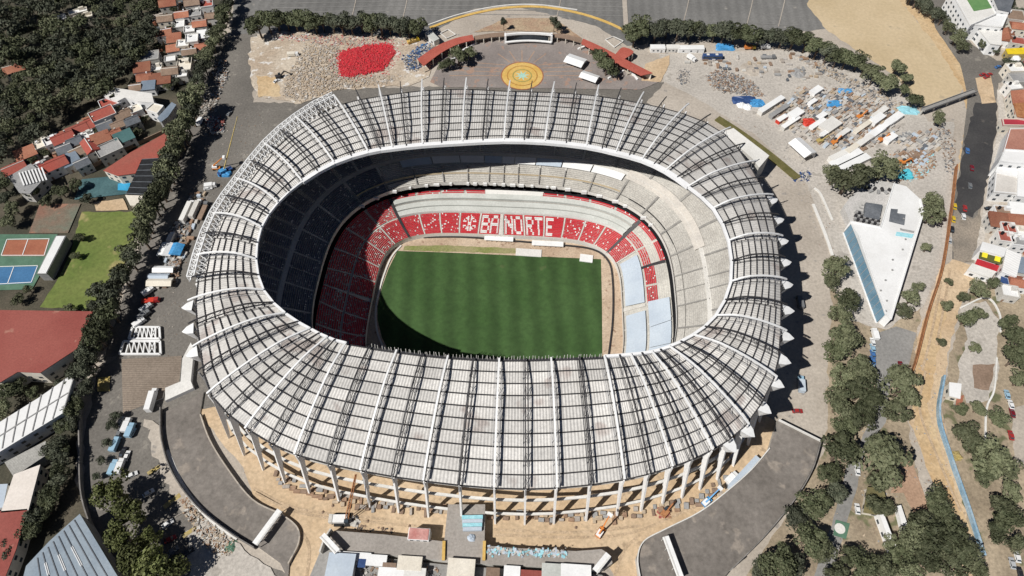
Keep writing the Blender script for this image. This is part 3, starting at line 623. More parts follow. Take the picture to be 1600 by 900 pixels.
# white canopied barriers on ramps
def barrier(px, h, z, label):
    a = G(*px[0], z+h); b = G(*px[1], z+h); t = thing('canopy_walk', label, 'canopy', ((a[0]+b[0])/2, (a[1]+b[1])/2, z), atan2(b[1]-a[1], b[0]-a[0])); L = np.linalg.norm(b-a)
    MB().box((0, 0, h-.15), (L, 2.4, .3)).build('canopy', M_white, t); MB().box((0, -.7, h+.08), (L, .5, .14)).build('ridge', M_concl, t)
    for k in range(5):
        for s in (-1, 1): MB().box((-L/2+.4+(L-.8)*k/4, s, (h-.3)/2), (.25, .25, h-.3)).build('post', M_conc, t)
for px, z, lb in (([(398,850),(437,797)], .9, 'white canopied gate line across the curved ramp by the car park'), ([(1040,838),(1064,903)], 3.6, 'white canopied gate line across the curved ramp near the trees'),
        ([(503,836),(527,862)], 4.5, 'white canopied gate line at the crane end of the concourse'), ([(930,892),(951,866)], 4.5, 'white canopied gate line at the concourse end by the orange boom lift')): barrier(px, 4.0, z, lb)
# yellow parapets of the bridge
for x, lb in ((694, 'ochre bridge parapet facing the crane'), (757, 'ochre bridge parapet beside the dark trench')):
    a = G(x, 846, 4.5); b = G(x-1, 876, 4.5); t = MB().beam((a[0], a[1], 5.0), (b[0], b[1], 5.0), 1.1, .9).build('bridge_parapet', M_gold); tag(t, lb, 'parapet')

# radial paving lines of the plaza
for k in range(13):
    a = pi*(k/12)*1.0; p = c+np.array([14*cos(a), 14*sin(a), 0]); q = c+np.array([(44 if abs(cos(a)) > .6 else 30)*cos(a), (30 if abs(cos(a)) < .6 else 22)*sin(a)*.8, 0]); MB().beam((p[0], p[1], .33), (q[0], q[1], .33), .5, .04).build('paving_line', M_brick)['kind'] = 'structure'

# edge parapets of the right-hand ramp
wall('ramp_parapet', [(1216,657),(1250,674),(1282,690)], 1.2, .4, M_concl, 'pale parapet across the upper end of the grey ramp near the trees', z=3.6, k=2)
wall('ramp_parapet', [(1282,690),(1268,735),(1240,782),(1192,840),(1140,892)], 1.0, .4, M_dwall, 'dark parapet along the tree side of the grey ramp', z=3.6)
wall('ramp_parapet', [(1202,701),(1172,736),(1132,771),(1092,801),(1040,827),(1006,846),(996,872),(1000,905)], 1.0, .4, M_concl, 'pale low parapet on the stadium side of the grey ramp', z=3.6)
# ---------------------------------------------------------------- trees
def leaf_mat(name, a, b): return mat(name, a, b, .5, .3, rough=.7, fs=1.6, objvar=.38, spec=.2)
M_leaf = leaf_mat('dark green leaves', (.066,.078,.040), (.108,.116,.064)); M_leafo = leaf_mat('olive leaves', (.098,.110,.060), (.142,.148,.085))
M_leafg = leaf_mat('fresh green leaves', (.095,.112,.035), (.14,.15,.06)); M_leafd = leaf_mat('deep grey green leaves', (.055,.064,.042), (.098,.104,.070))
M_bark = mat('bark', (.12,.09,.065), (.17,.13,.10), .5, .2)
def crown_mesh(seed, n=1700, flat=.62, size=.15, lobes=14):
    r = np.random.default_rng(seed); vs = []; fs = []
    cen = []
    for k in range(lobes):
        a = r.uniform(0, 2*pi); rad = sqrt(r.uniform(0, 1))*.62; cen.append((rad*cos(a), rad*sin(a), r.uniform(-.25, .45)*flat+(.25*(1-rad)), r.uniform(.26, .44)))
    for i in range(n):
        c = cen[i % lobes]; v = r.normal(size=3); v /= np.linalg.norm(v); v[2] = abs(v[2])*(.9 if r.random() < .8 else -.6)
        p = np.array(c[:3])+v*c[3]*(r.uniform(.72, 1.05))*np.array([1, 1, .8]); nrm = v+r.normal(size=3)*.45; nrm /= np.linalg.norm(nrm)
        t = np.cross(nrm, r.normal(size=3)); t /= np.linalg.norm(t)+1e-9; bt = np.cross(nrm, t); s = size*r.uniform(.55, 1.2)
        o = len(vs); vs += [tuple(p+t*s*.5), tuple(p+bt*s*.35), tuple(p-t*s*.5), tuple(p-bt*s*.35)]; fs.append((o, o+1, o+2, o+3))
    me = bpy.data.meshes.new('crown'); me.from_pydata(vs, [], fs); return me
def trunk_mesh(seed):
    r = random.Random(seed); mb = MB(); mb.beam((0, 0, -1.15), (.02, .01, -.35), .13, w2=.09)
    for k in range(5):
        a = 2*pi*k/5+r.uniform(-.4, .4); mb.beam((.02, .01, -.4), (.4*cos(a), .4*sin(a), r.uniform(-.05, .2)), .075, w2=.03)
    return mb.mesh('trunk', M_bark)
CROWNS = {}; TRUNKS = [trunk_mesh(s) for s in range(4)]
def tree(x, y, r, label, m=M_leaf, group=None, name='tree', tall=1.0, cat='tree'):
    d = (G(x, y, 5)-np.array([0, 0, CAMZ]))@_F; R = r*1.27*d/FPX; zc = R*1.0*tall
    key = (m.name, random.randrange(5))
    if key not in CROWNS:
        me = crown_mesh(hash(key[0]) % 97+key[1]*13 if False else len(CROWNS)*17+3); me.materials.append(m); CROWNS[key] = me
    p = G(x, y, zc); t = thing(name, label, cat, (p[0], p[1], 0), random.uniform(0, 6.28), group); k = random.uniform(.84, 1.18)
    c = link('crown', CROWNS[key], t); c.location = (0, 0, zc); c.scale = (R*k*1.08, R/k*1.08, R*tall*random.uniform(.9, 1.15)); c.rotation_euler = (0, 0, random.uniform(0, 6))
    q = link('trunk', TRUNKS[random.randrange(4)], t); q.location = (0, 0, zc); q.scale = (R, R, zc/1.15)
    return t
def tree_row(pts, desc, m, group, tall=1.0):
    pts = sorted(pts, key=lambda p: p[0] if 'from the left' in desc or 'from the plaza' in desc else p[1])
    for i, (x, y, r) in enumerate(pts): tree(x, y, r, desc.format(n=nth(i)), m if not isinstance(m, list) else random.choice(m), group, tall=tall)
def along(px, n, r, jit=2.0):
    pts = openline([(x, y) for x, y in px], 30); L = np.concatenate([[0], np.cumsum([np.linalg.norm(q-p) for p, q in zip(pts[:-1], pts[1:])])]); out = []
    for i in range(n):
        s = L[-1]*i/max(1, n-1); x = np.interp(s, L, [p[0] for p in pts]); y = np.interp(s, L, [p[1] for p in pts]); out.append((x+random.uniform(-jit, jit), y+random.uniform(-jit, jit), r*random.uniform(.85, 1.15)))
    return out
# dense wood, upper left
WOOD = []
for x, y in scatter([(-8,-8),(246,-8),(240,50),(222,92),(180,128),(150,152),(100,178),(52,212),(8,240),(-8,262)], 165, 14.5):
    if (x-22)**2+(y-105)**2 < 170 or abs(x-118) < 26 and abs(y-24) < 10: continue
    WOOD.append((x, y, random.choice([random.uniform(10, 14), random.uniform(14, 20)]), random.uniform(.85, 1.3)))
wv = []; wf = []; wm = []
for x, y, r, tall in WOOD:                                   # a wood that reads as one mass
    d = (G(x, y, 5)-np.array([0, 0, CAMZ]))@_F; R = r*d/FPX; zc = R*1.1*tall; p = G(x, y, zc); me = crown_mesh(random.randrange(9999), 620, size=.19)
    co = np.empty(len(me.vertices)*3); me.vertices.foreach_get('co', co); co = co.reshape(-1, 3)*np.array([R*1.15, R*1.15, R*tall])+np.array([p[0], p[1], zc]); o = len(wv)
    wv += co.tolist(); wf += [(o+4*k, o+4*k+1, o+4*k+2, o+4*k+3) for k in range(len(co)//4)]; wm += [random.choice([0, 0, 1, 2])]*(len(co)//4); bpy.data.meshes.remove(me)
wme = bpy.data.meshes.new('wood'); wme.from_pydata(wv, [], wf)
for m in (M_leafd, M_leaf, M_leafo): wme.materials.append(m)
wme.polygons.foreach_set('material_index', wm); tag(link('dense_wood', wme), 'dense dark wood filling the upper left corner', 'wood', kind='stuff')
tree_row(along([(358,-4),(345,40),(330,75),(316,110),(308,140)], 13, 12), '{n} tree from the top edge in the row by the house gardens and side road', [M_leaf, M_leafo, M_leafd], 'trees along the side road')
tree_row(along([(298,165),(284,205),(272,240),(258,280),(244,312),(228,342),(222,372)], 17, 16), '{n} tree downwards from the tennis club lane in the tall row by the service road', [M_leaf, M_leafo, M_leafd], 'tall trees by the service road', 1.35)
tree_row(along([(205,398),(196,425),(180,448),(172,478),(160,506),(150,532),(140,560),(128,588)], 16, 16, 4), '{n} tree downwards in the row between the grass field and the parked vans', [M_leaf, M_leafd], 'trees below the grass field', 1.25)
tree_row(along([(150,455),(140,500),(120,560),(104,600)], 8, 12, 5), '{n} tree downwards in the row along the edge of the large maroon roof', [M_leafd, M_leaf], 'trees by the maroon roof')
tree_row(along([(128,610),(112,650),(98,690),(92,730),(84,770),(62,805),(34,832),(14,862)], 18, 14, 6), '{n} tree downwards in the dark belt between the white hall and the boundary wall', [M_leafd, M_leaf], 'dark tree belt by the boundary wall')
for i, (x, y, r) in enumerate(sorted([(12,612,16),(30,606,13),(52,615,10),(6,640,13),(8,310,13),(22,325,12),(4,290,14),(14,345,12),(52,300,10),(72,315,9),(96,300,11),(118,290,10),(135,310,9),(125,372,8),(118,400,7),(28,468,9),(15,500,6),(110,482,8),(45,452,7)], key=lambda p: p[1])):
    tree(x, y, r, f'{nth(i)} garden tree downwards around the tennis courts and red roofs', random.choice([M_leafd, M_leaf, M_leafo]), 'scattered trees around the courts')
tree_row([(180,766,25),(200,806,24),(194,838,22),(214,866,24),(240,882,28),(268,892,22),(236,842,17)], '{n} bright green tree downwards on the lower car park', M_leafg, 'bright trees of the lower car park', 1.1)
tree_row([(182,648,8),(176,664,9),(168,694,8),(160,720,7),(152,745,7),(88,702,16)], '{n} small dark tree downwards by the row of parked vans', M_leafd, 'small trees by the parked vans')
# clipped rows at the top
tree_row(along([(404,42),(430,33),(520,36),(600,39),(652,44)], 18, 15, 1.5), '{n} tree from the left in the clipped dark row above the debris yard', [M_leaf, M_leafd], 'clipped tree row above the debris yard', 1.0)
tree_row([(992,54,18),(1002,44,16)]+along([(1026,48),(1070,46),(1120,52),(1180,56),(1240,58)], 13, 15, 2)+along([(1262,68),(1300,86),(1340,98)], 6, 15, 2), '{n} tree from the plaza in the dark row above the works yard', [M_leaf, M_leafd], 'tree row above the works yard')
tree_row([(1366,118,15),(1382,130,17),(1400,106,13),(1414,124,10),(1412,142,9),(1428,158,12),(1465,185,10),(1350,108,12)], '{n} loose tree downwards between the works yard and the sand lot', [M_leaf, M_leafo], 'loose trees by the sand lot')
tree_row(along([(1424,-6),(1446,10),(1466,24),(1480,40)], 7, 11, 3)+[(1496,58,12),(1504,72,10),(1516,46,9),(1538,70,8)], '{n} tree from the top edge along the far avenue', [M_leafd, M_leafo], 'trees of the far avenue')
# plaza planters
tree_row([(702,100,9),(716,88,14),(734,84,10),(690,104,7)], '{n} round tree from the left under the red arcade left of the star', M_leaf, 'planter trees under the left canopy')
tree_row([(938,92,13),(948,104,14),(958,112,10),(930,84,8)], '{n} round tree from the left under the red arcade right of the star', M_leaf, 'planter trees under the right canopy')
tree_row([(787,36,5),(866,36,6),(872,44,5)], '{n} slim cypress from the left beside the white portal', M_leafd, 'cypresses by the portal', 2.2)
# right-hand park
tree_row([(1326,280,26),(1304,275,16),(1352,268,14),(1382,262,22)], '{n} rounded olive tree from the left behind the angular white building', M_leafo, 'olive trees behind the white building')
tree_row([(1457,316,15),(1456,336,16),(1424,466,13),(1412,486,12),(1434,448,9),(1448,388,8)], '{n} tree downwards along the road side of the angular white building', M_leafo, 'trees beside the white building')
tree_row([(1308,420,19),(1300,440,13),(1322,470,18),(1312,492,15),(1316,525,24),(1306,550,19),(1342,575,22),(1318,590,20),(1346,612,24),(1312,632,22),(1345,650,22),(1318,668,18)], '{n} olive tree downwards in the clump between the ring road and the lane', [M_leafo, M_leafo, M_leaf], 'olive trees by the ring road')
tree_row([(1312,706,27),(1294,742,18),(1306,768,18),(1272,788,22),(1248,812,20),(1262,842,24),(1288,862,18),(1212,880,26),(1186,892,16),(1240,888,20),(1330,868,17),(1344,894,22),(1306,900,18)], '{n} dark tree downwards beside the outer edge of the grey ramp', [M_leaf, M_leafd, M_leafo], 'dark trees beside the grey ramp')
tree_row([(1410,606,27),(1398,642,20),(1424,628,14),(1380,728,36),(1368,750,18),(1366,788,16),(1384,792,14)], '{n} broad olive tree downwards between the lane and the orange track', M_leafo, 'broad olive trees by the lane')
tree_row([(1462,784,20),(1476,808,20),(1440,820,20),(1428,842,24),(1462,842,26),(1494,850,24),(1510,872,22),(1484,882,22),(1446,872,20),(1408,868,18),(1380,890,20),(1420,898,18),(1362,880,14),(1392,850,13),(1526,892,14)], '{n} tree downwards in the thick grove at the foot of the orange track', [M_leaf, M_leafo], 'grove by the orange track')
tree_row([(1510,678,20),(1524,700,18),(1548,716,26),(1566,728,20),(1536,740,18),(1500,640,10),(1528,638,12),(1560,655,14),(1586,560,20),(1590,530,18),(1576,505,14),(1592,595,14),(1510,498,14),(1530,490,10),(1522,545,9),(1478,478,9),(1470,535,7),(1560,790,18),(1575,815,20),(1556,835,16),(1590,850,14),(1582,770,14),(1530,452,14),(1552,444,10),(1482,440,6),(1505,465,9)], '{n} tree downwards in the park around the pale sand court', [M_leafo, M_leaf], 'park trees around the sand court')
tree_row([(1545,62,7),(1555,80,6),(1572,100,9),(1590,104,8),(1592,20,9),(1575,8,9)], '{n} small street tree downwards between the far avenue and the school', M_leafd, 'street trees by the school')
# ---------------------------------------------------------------- buildings
def put_windows(parent, poly, h, z0=0.0, every=3.6, storey=3.2, m=None, w=1.5, hh=1.3):
    n = len(poly); area = sum(poly[i][0]*poly[(i+1) % n][1]-poly[(i+1) % n][0]*poly[i][1] for i in range(n)); sg = 1 if area > 0 else -1
    for i in range(n):
        a = np.array(poly[i][:2]); b = np.array(poly[(i+1) % n][:2]); e = b-a; L = np.linalg.norm(e)
        if L < 3: continue
        nr = np.array([e[1], -e[0]])/L*sg; mid = (a+b)/2
        if nr@(-mid) < 0.15*np.linalg.norm(mid): continue   # windows on the walls that can be seen
        k = max(1, int(L/every)); rz = atan2(e[1], e[0])
        for s in range(max(1, int((h-.4)/storey))):
            z = z0+1.7+s*storey
            if z+hh/2 > z0+h: continue
            for j in range(k):
                p = a+e*(j+.5)/k+nr*.05; MB().box((p[0], p[1], z), (min(w, L/k*.6), .14, hh), rz).build('window', m or M_glass, parent)
def poly_building(name, label, cat, px, h, mroof, mwall, ribs=0, parapet=False, win=True, group=None, z0=0, eave=.3):
    poly = [tuple(G(x, y, h+z0)[:2]) for x, y in px]; c = np.mean(poly, 0); loc = [(p[0]-c[0], p[1]-c[1]) for p in poly]
    t = thing(name, label, cat, (c[0], c[1], z0), 0, group)
    MB().prism(loc, 0, h-.35).build('wall', mwall, t)
    big = [(p[0]*(1+eave/max(3, np.hypot(*p))), p[1]*(1+eave/max(3, np.hypot(*p)))) for p in loc]
    r = MB().prism(big, h-.349, h).build('roof', mroof, t)
    if parapet:
        for a, b in zip(loc, loc[1:]+loc[:1]): MB().beam((*a, h+.3), (*b, h+.3), .3, .6).build('parapet', mwall, t)
    if ribs:
        p0, p1, p2, p3 = [np.array(v) for v in (big[0], big[1], big[-2] if len(big) > 4 else big[2], big[-1])]
        for i in range(1, ribs):
            u = i/ribs; a = p0*(1-u)+p1*u; b = p3*(1-u)+p2*u; MB().beam((*a, h+.06), (*b, h+.06), .35, .12).build('roof_rib', M_grey, r)
    if win:
        dummy = poly if False else loc; t2 = t
        n = len(loc); wp = [(p[0]+c[0], p[1]+c[1]) for p in loc]
        area = sum(wp[i][0]*wp[(i+1) % n][1]-wp[(i+1) % n][0]*wp[i][1] for i in range(n)); sg = 1 if area > 0 else -1
        for i in range(n):
            a = np.array(wp[i]); b = np.array(wp[(i+1) % n]); e = b-a; L = np.linalg.norm(e)
            if L < 4: continue
            nr = np.array([e[1], -e[0]])/L*sg; md = (a+b)/2
            if nr@(-md)/np.linalg.norm(md) < .25: continue
            k = max(1, int(L/4.2)); rz = atan2(e[1], e[0])
            for s in range(max(1, int((h-.6)/3.2))):
                for j in range(k):
                    p = a+e*(j+.5)/k+nr*.05-c; MB().box((p[0], p[1], 1.8+s*3.2), (1.6, .14, 1.3), rz).build('window', M_glass, t)
    return t
def house(x, y, w, d, rz, h, roof, mroof, mwall, label, group):
    w *= .92; d *= .92; p = G(x, y, h); t = thing('house', label, 'house', (p[0], p[1], 0), rz, group)
    MB().prism([(-w/2,-d/2),(w/2,-d/2),(w/2,d/2),(-w/2,d/2)], 0, h).build('wall', mwall, t); e = .35
    if roof == 'gable':
        k = min(w, d)*.24; r = MB()
        if w >= d: q = [(-w/2-e,-d/2-e,h-.1),(w/2+e,-d/2-e,h-.1),(w/2+e,0,h+k),(-w/2-e,0,h+k),(w/2+e,d/2+e,h-.1),(-w/2-e,d/2+e,h-.1)]
        else: q = [(-w/2-e,d/2+e,h-.1),(-w/2-e,-d/2-e,h-.1),(0,-d/2-e,h+k),(0,d/2+e,h+k),(w/2+e,-d/2-e,h-.1),(w/2+e,d/2+e,h-.1)]
        r.add(q, ((0,1,2,3),(3,2,4,5),(0,3,5),(1,4,2),(0,5,4,1))); ro = r.build('roof', mroof, t)
        a, b = (q[3], q[2]); MB().beam(a, b, .4, .3).build('ridge', mwall if random.random() < .5 else mroof, ro)
        if random.random() < .6: MB().box((w*.2, d*.15, h+k*.9), (.8, .8, 1.6)).build('chimney', mwall, ro)
    elif roof == 'shed':
        k = d*.18; ro = MB().add([(-w/2-e,-d/2-e,h+.02),(w/2+e,-d/2-e,h+.02),(w/2+e,d/2+e,h+k),(-w/2-e,d/2+e,h+k),(-w/2-e,-d/2-e,h-.2),(w/2+e,-d/2-e,h-.2),(w/2+e,d/2+e,h-.2),(-w/2-e,d/2+e,h-.2)], ((0,1,2,3),(4,7,6,5),(0,4,5,1),(1,5,6,2),(2,6,7,3),(3,7,4,0))).build('roof', mroof, t)
    else:
        ro = MB().prism([(-w/2+.2,-d/2+.2),(w/2-.2,-d/2+.2),(w/2-.2,d/2-.2),(-w/2+.2,d/2-.2)], h-.2, h+.05).build('roof', mroof, t)
        for a, b in (((-w/2,-d/2),(w/2,-d/2)),((w/2,-d/2),(w/2,d/2)),((w/2,d/2),(-w/2,d/2)),((-w/2,d/2),(-w/2,-d/2))): MB().beam((*a, h+.35), (*b, h+.35), .28, .7).build('parapet', mwall, ro)
        if random.random() < .7: MB().box((w*.22, d*.2, h+1.0), (w*.28, d*.26, 2.0)).build('stair_head', mwall, ro)
        if random.random() < .8: MB().cyl((-w*.25, d*.22, h+.05), .7, 1.5, 10).build('water_tank', random.choice([M_blackm, M_white]), ro)
    for s in range(max(1, int(h/3))):
        for k in range(max(1, int(w/3.4))):
            xx = -w/2+w*(k+.5)/max(1, int(w/3.4))
            if s == 0 and k == 0: MB().box((xx, -d/2-.04, 1.05), (1.0, .12, 2.1)).build('door', M_brown, t)
            else: MB().box((xx, -d/2-.04, 1.7+s*3), (1.3, .12, 1.2)).build('window', M_glass, t)
        for k in range(max(1, int(d/4))): MB().box((-w/2-.04, -d/2+d*(k+.5)/max(1, int(d/4)), 1.7+s*3), (.12, 1.3, 1.2)).build('window', M_glass, t)
        for k in range(max(1, int(d/4))): MB().box((w/2+.04, -d/2+d*(k+.5)/max(1, int(d/4)), 1.7+s*3), (.12, 1.3, 1.2)).build('window', M_glass, t)
    return t
CW = [M_white, M_cream, M_concl, M_conc]
RC = {'t': ('terracotta', 'gable', M_terra), 'T': ('rust red', 'shed', M_terra), 'r': ('bright red', 'gable', M_red), 'R': ('bright red flat', 'flat', M_red), 'w': ('white flat', 'flat', M_whiter), 'g': ('grey flat', 'flat', M_grey), 's': ('dark slate', 'gable', M_slate), 'b': ('brown', 'gable', M_brown), 'B': ('brown flat', 'flat', M_brown), 'c': ('cream flat', 'flat', M_cream), 'W': ('white pitched', 'shed', M_whiter), 'S': ('blue grey', 'shed', mat('blue grey roof', (.15,.19,.24), (.2,.24,.29), .1, .15)), 'e': ('teal', 'shed', M_teal)}
def houses(lst, rz, where, group):
    cnt = {}; lst = sorted(lst, key=lambda p: p[1])
    for (x, y, w, d, k, *hh) in lst: cnt[k] = cnt.get(k, 0)+1
    seen = {}
    for (x, y, w, d, k, *hh) in lst:
        nm, rf, m = RC[k]; i = seen.get(k, 0); seen[k] = i+1
        lab = (f'{nth(i)} {nm} roofed house downwards {where}' if cnt[k] > 1 else f'only {nm} roofed house {where}')
        house(x, y, w, d, rz+random.uniform(-.06, .06), hh[0] if hh else random.choice([5, 6, 6.5, 7]), rf, m, random.choice(CW), lab, group)
rl = ang(100, 215, 260, 150)
houses([(262,4,11,9,'t'),(300,3,10,8,'b'),(322,6,9,8,'R'),(284,22,9,8,'t'),(305,20,8,8,'g'),(330,24,8,7,'b'),(258,28,10,8,'b'),(279,38,8,8,'w'),(312,36,9,8,'t'),(296,46,7,7,'w'),(256,50,10,8,'t'),(272,60,9,8,'T'),(300,60,8,9,'w'),(318,54,8,7,'W'),(316,72,9,7,'t'),(286,68,8,7,'w'),(270,76,8,6,'T'),(296,80,9,7,'b'),(232,88,13,9,'g'),(266,92,7,6,'w')], radians(12), 'in the cluster between the wood and the side road', 'houses between the wood and the side road')
houses([(222,106,10,8,'T'),(243,106,8,7,'w'),(226,120,9,8,'t'),(266,110,10,8,'b'),(288,101,9,12,'c'),(250,124,13,9,'T'),(284,116,7,6,'w'),(232,134,8,7,'S'),(212,136,7,7,'b')], radians(10), 'in the small block above the white villa', 'houses above the white villa')
houses([(172,160,12,9,'R'),(160,178,14,10,'R'),(192,178,9,8,'b'),(212,170,7,7,'c'),(142,192,13,9,'r'),(120,202,12,9,'r'),(164,196,9,8,'s'),(184,194,8,7,'b'),(206,188,8,7,'s'),(98,214,12,9,'r'),(80,220,8,7,'w'),(66,224,9,8,'c'),(116,220,8,8,'s'),(136,212,8,7,'w'),(194,214,10,8,'e'),(178,208,8,7,'t'),(158,216,10,8,'T'),(140,228,7,12,'r'),(170,232,14,10,'g'),(120,236,8,8,'b'),(100,232,8,8,'s'),(40,240,11,8,'T'),(22,262,12,8,'r'),(84,256,14,9,'r'),(110,250,9,9,'S'),(128,254,8,7,'s'),(58,262,8,6,'g')], rl, 'in the red roofed terrace above the tennis courts', 'houses of the red roofed terrace')
for i, (x, y) in enumerate(sorted([(246,14),(272,14),(292,30),(326,42),(268,46),(284,56),(306,76),(246,72),(280,92),(300,92),(236,118),(262,136),(276,128),(244,98),(182,168),(202,178),(150,180),(176,186),(128,210),(108,208),(88,230),(150,204),(180,222),(156,238),(70,240),(128,244),(52,252),(200,202),(214,198),(226,186),(216,206),(36,252)], key=lambda p: p[1])):
    tree(x, y, random.uniform(4.5, 7.5), f'{nth(i)} small dark garden tree downwards between the red roofed houses', random.choice([M_leafd, M_leaf, M_leafo]), 'garden trees between the houses')
house(22, 106, 12, 9, .5, 6, 'gable', M_terra, M_cream, 'lone terracotta roofed house deep inside the dark wood at the edge', 'houses in the wood')
house(122, 18, 12, 5, .45, 6, 'flat', M_whiter, M_cream, 'upper of two long cream roofed buildings inside the dark wood', 'houses in the wood')
house(130, 26, 12, 5, .45, 6, 'flat', M_cream, M_cream, 'lower of two long cream roofed buildings inside the dark wood', 'houses in the wood')
house(95, 28, 7, 6, .6, 6, 'flat', M_whiter, M_white, 'small white roofed house inside the dark wood beside the cream pair', 'houses in the wood')
poly_building('villa', 'large white modern villa with dark glass roof above the red terrace', 'villa', [(162,150),(178,137),(236,146),(240,160),(214,158),(196,152),(184,158)], 8, M_concl, M_white)
poly_building('apartment_block', 'pale flat roofed block beside the road trees under the villa', 'building', [(228,172),(240,162),(256,166),(246,178)], 7, M_cream, M_white, parapet=True)
poly_building('town_house', 'long blue grey roofed building on the lane beside the road trees', 'building', [(246,184),(268,160),(275,164),(262,182),(252,190)], 7, RC['S'][2], M_grey)
t = poly_building('skylight_house', 'grey flat roofed house with a white slatted skylight near the wood', 'house', [(14,276),(48,256),(72,276),(46,302),(30,300)], 7, M_grey, M_conc)
for i in range(8):
    a = G(30+i*5, 264-i*1.2+6, 7.4); b = G(38+i*5, 284-i*1.2+6, 7.4); c = np.array(t.location); MB().beam(a-c, b-c, .7, .5).build('skylight_bar', M_white, t)
poly_building('sports_hall', 'long bright red roofed hall above the black netted court', 'hall', [(162,266),(205,238),(262,206),(274,209),(262,240),(250,247),(222,248),(212,270),(184,274)], 7, M_red, M_cream)
t = poly_building('gable_end', 'pale pink wall block at the corner of the grass field', 'building', [(196,305),(225,306),(223,322),(204,320)], 6, M_cream, mat('pale pink render', (.70,.60,.54), None, .1, .08))
# black shade-net cage over a court
poly = [G(x, y, 7) for x, y in ((222,249),(251,247),(236,304),(197,302))]; c = np.mean(poly, 0); t = thing('net_cage', 'black shade netting cage over a court beside the tall road trees', 'cage', (c[0], c[1], 0))
P = [p-c for p in poly]; MB().prism([tuple(p[:2]) for p in P], .5, 6.9).build('netting', mat('black net', (.012,.013,.015), (.02,.022,.024), .3, .3), t)
for i in range(7):
    u = i/6; a = P[0]*(1-u)+P[3]*u; b = P[1]*(1-u)+P[2]*u; MB().beam((a[0], a[1], 7.0), (b[0], b[1], 7.0), .3).build('frame_bar', M_slate, t)
for p in P: MB().beam((p[0], p[1], 0), (p[0], p[1], 7.1), .3).build('post', M_slate, t)
t = poly_building('spectator_stand', 'long ribbed grey stand roof beside the orange tennis court', 'stand', [(87,369),(103,369),(73,427),(58,427)], 6, M_grey, M_grey, win=False)
big = [G(x, y, 6.15) for x, y in ((87,369),(103,369),(73,427),(58,427))]; c = np.array(t.location)
for i in range(1, 6):
    u = i/6; a = big[0]*(1-u)+big[1]*u-c; b = big[3]*(1-u)+big[2]*u-c; MB().beam(a, b, .8, .2).build('roof_rib', M_whiter, t)
poly_building('warehouse', 'huge maroon roofed hall beside the grass field', 'hall', [(-60,484),(144,487),(119,545),(62,582),(28,580),(0,597),(-80,600)], 10, M_maroon, M_cream)
poly_building('market_hall', 'long white ribbed hall roof under the maroon hall', 'hall', [(118,581),(98,645),(0,705),(-60,738),(-60,700),(0,660),(60,622)][:7], 8, M_whiter, M_white)
wh = bpy.data.objects[-1] if False else [o for o in COL.objects if o.get('label', '').startswith('long white ribbed hall')][0]; c = np.array(wh.location)
for i in range(11):
    u = i/10; a = G(118-(118+60)*u, 581+(700-581)*u, 8.1); b = G(98-(98+60)*u*1.0, 645+(738-645)*u, 8.1); MB().beam(a-c, b-c, .4, .25).build('roof_rib', M_grey, wh)
a = G(106, 614, 8.1); b = G(-60, 719, 8.1); MB().beam(a-c, b-c, .5, .3).build('roof_ridge', M_grey, wh)
poly_building('market_hall', 'grey translucent ribbed shed under the long white hall', 'shed', [(8,722),(70,690),(76,708),(22,744)], 6, mat('translucent sheet', (.30,.29,.27), (.38,.37,.34), .1, .2, stripe=(.5, 1.0, .25)), M_grey)
poly_building('workshop', 'pale cream roofed workshop between the ribbed shed and the red one', 'building', [(22,742),(62,727),(44,796),(2,800)], 7, mat('cream roof', (.66,.60,.54), (.72,.66,.60), .1, .08), M_cream)
poly_building('workshop', 'dark red roofed workshop at the lower edge beside the dark trees', 'building', [(-40,803),(42,796),(24,858),(6,905),(-60,905)], 7, M_maroon, M_cream)
poly_building('workshop', 'small pale blue roofed lean-to beside the cream workshop', 'shed', [(-14,758),(11,757),(4,792),(-20,795)], 5, M_sheet, M_white)
t = poly_building('metal_hall', 'blue grey standing seam metal hall at the lower corner', 'hall', [(42,884),(78,846),(124,804),(190,912),(30,930)], 9, mat('blue metal', (.22,.27,.32), (.29,.34,.38), .08, .1, rough=.45), M_grey, win=False)
c = np.array(t.location)
for i in range(9):
    u = i/9; a = G(78+(124-78)*1.0*0+46*u-0, 846-42*u, 9.1); a = G(124-(124-50)*u*1.0, 804+(880-804)*u, 9.1); b = G(190-(190-50)*u*1.0, 912+8*u, 9.1)
    if i: MB().beam(a-c, b-c, .35, .2).build('roof_seam', M_slate, t)
    if i in (3, 5, 7): MB().beam(a*.7+b*.3-c, a*.35+b*.65-c, .8, .16).build('skylight', M_white, t)
# ---------------------------------------------------------------- right side: the angular white building
t = poly_building('angular_building', 'angular white building tapering to a sharp point beside the dirt road', 'building', [(1397,286),(1416,291),(1438,311),(1443,332),(1392,499),(1384,492),(1342,368),(1328,346),(1376,355)], 7, M_whiter, M_white, win=False, eave=0)
c = np.array(t.location); Q = lambda x, y, z: G(x, y, z)-c
MB().prism([tuple(Q(x, y, 5)[:2]) for x, y in ((1346,292),(1372,282),(1397,286),(1376,355),(1328,346),(1318,322),(1330,306))], 0, 5).build('plant_roof', mat('plant roof', (.42,.41,.39), (.52,.5,.48), .2, .2), t)
MB().prism([tuple(Q(x, y, 7)[:2]) for x, y in ((1353,316),(1379,320),(1374,343),(1350,338))], 5, 7).build('plant_box', M_slate, t)
for i in range(9):
    for j in range(3): p = Q(1336+i*4.4+j*1.0, 342-j*5+i*1.0, 6); MB().box((p[0], p[1], 5.9), (1.0, 1.3, 1.7)).build('cooling_unit', M_dark if (i+j) % 2 else M_grey, t)
for i in range(7): p = Q(1355+i*6, 293+((i*5) % 9), 6); MB().box((p[0], p[1], 5.6), (2.2, 1.2, 1.2), i*.4).build('cooling_unit', M_grey if i % 2 else M_dark, t)
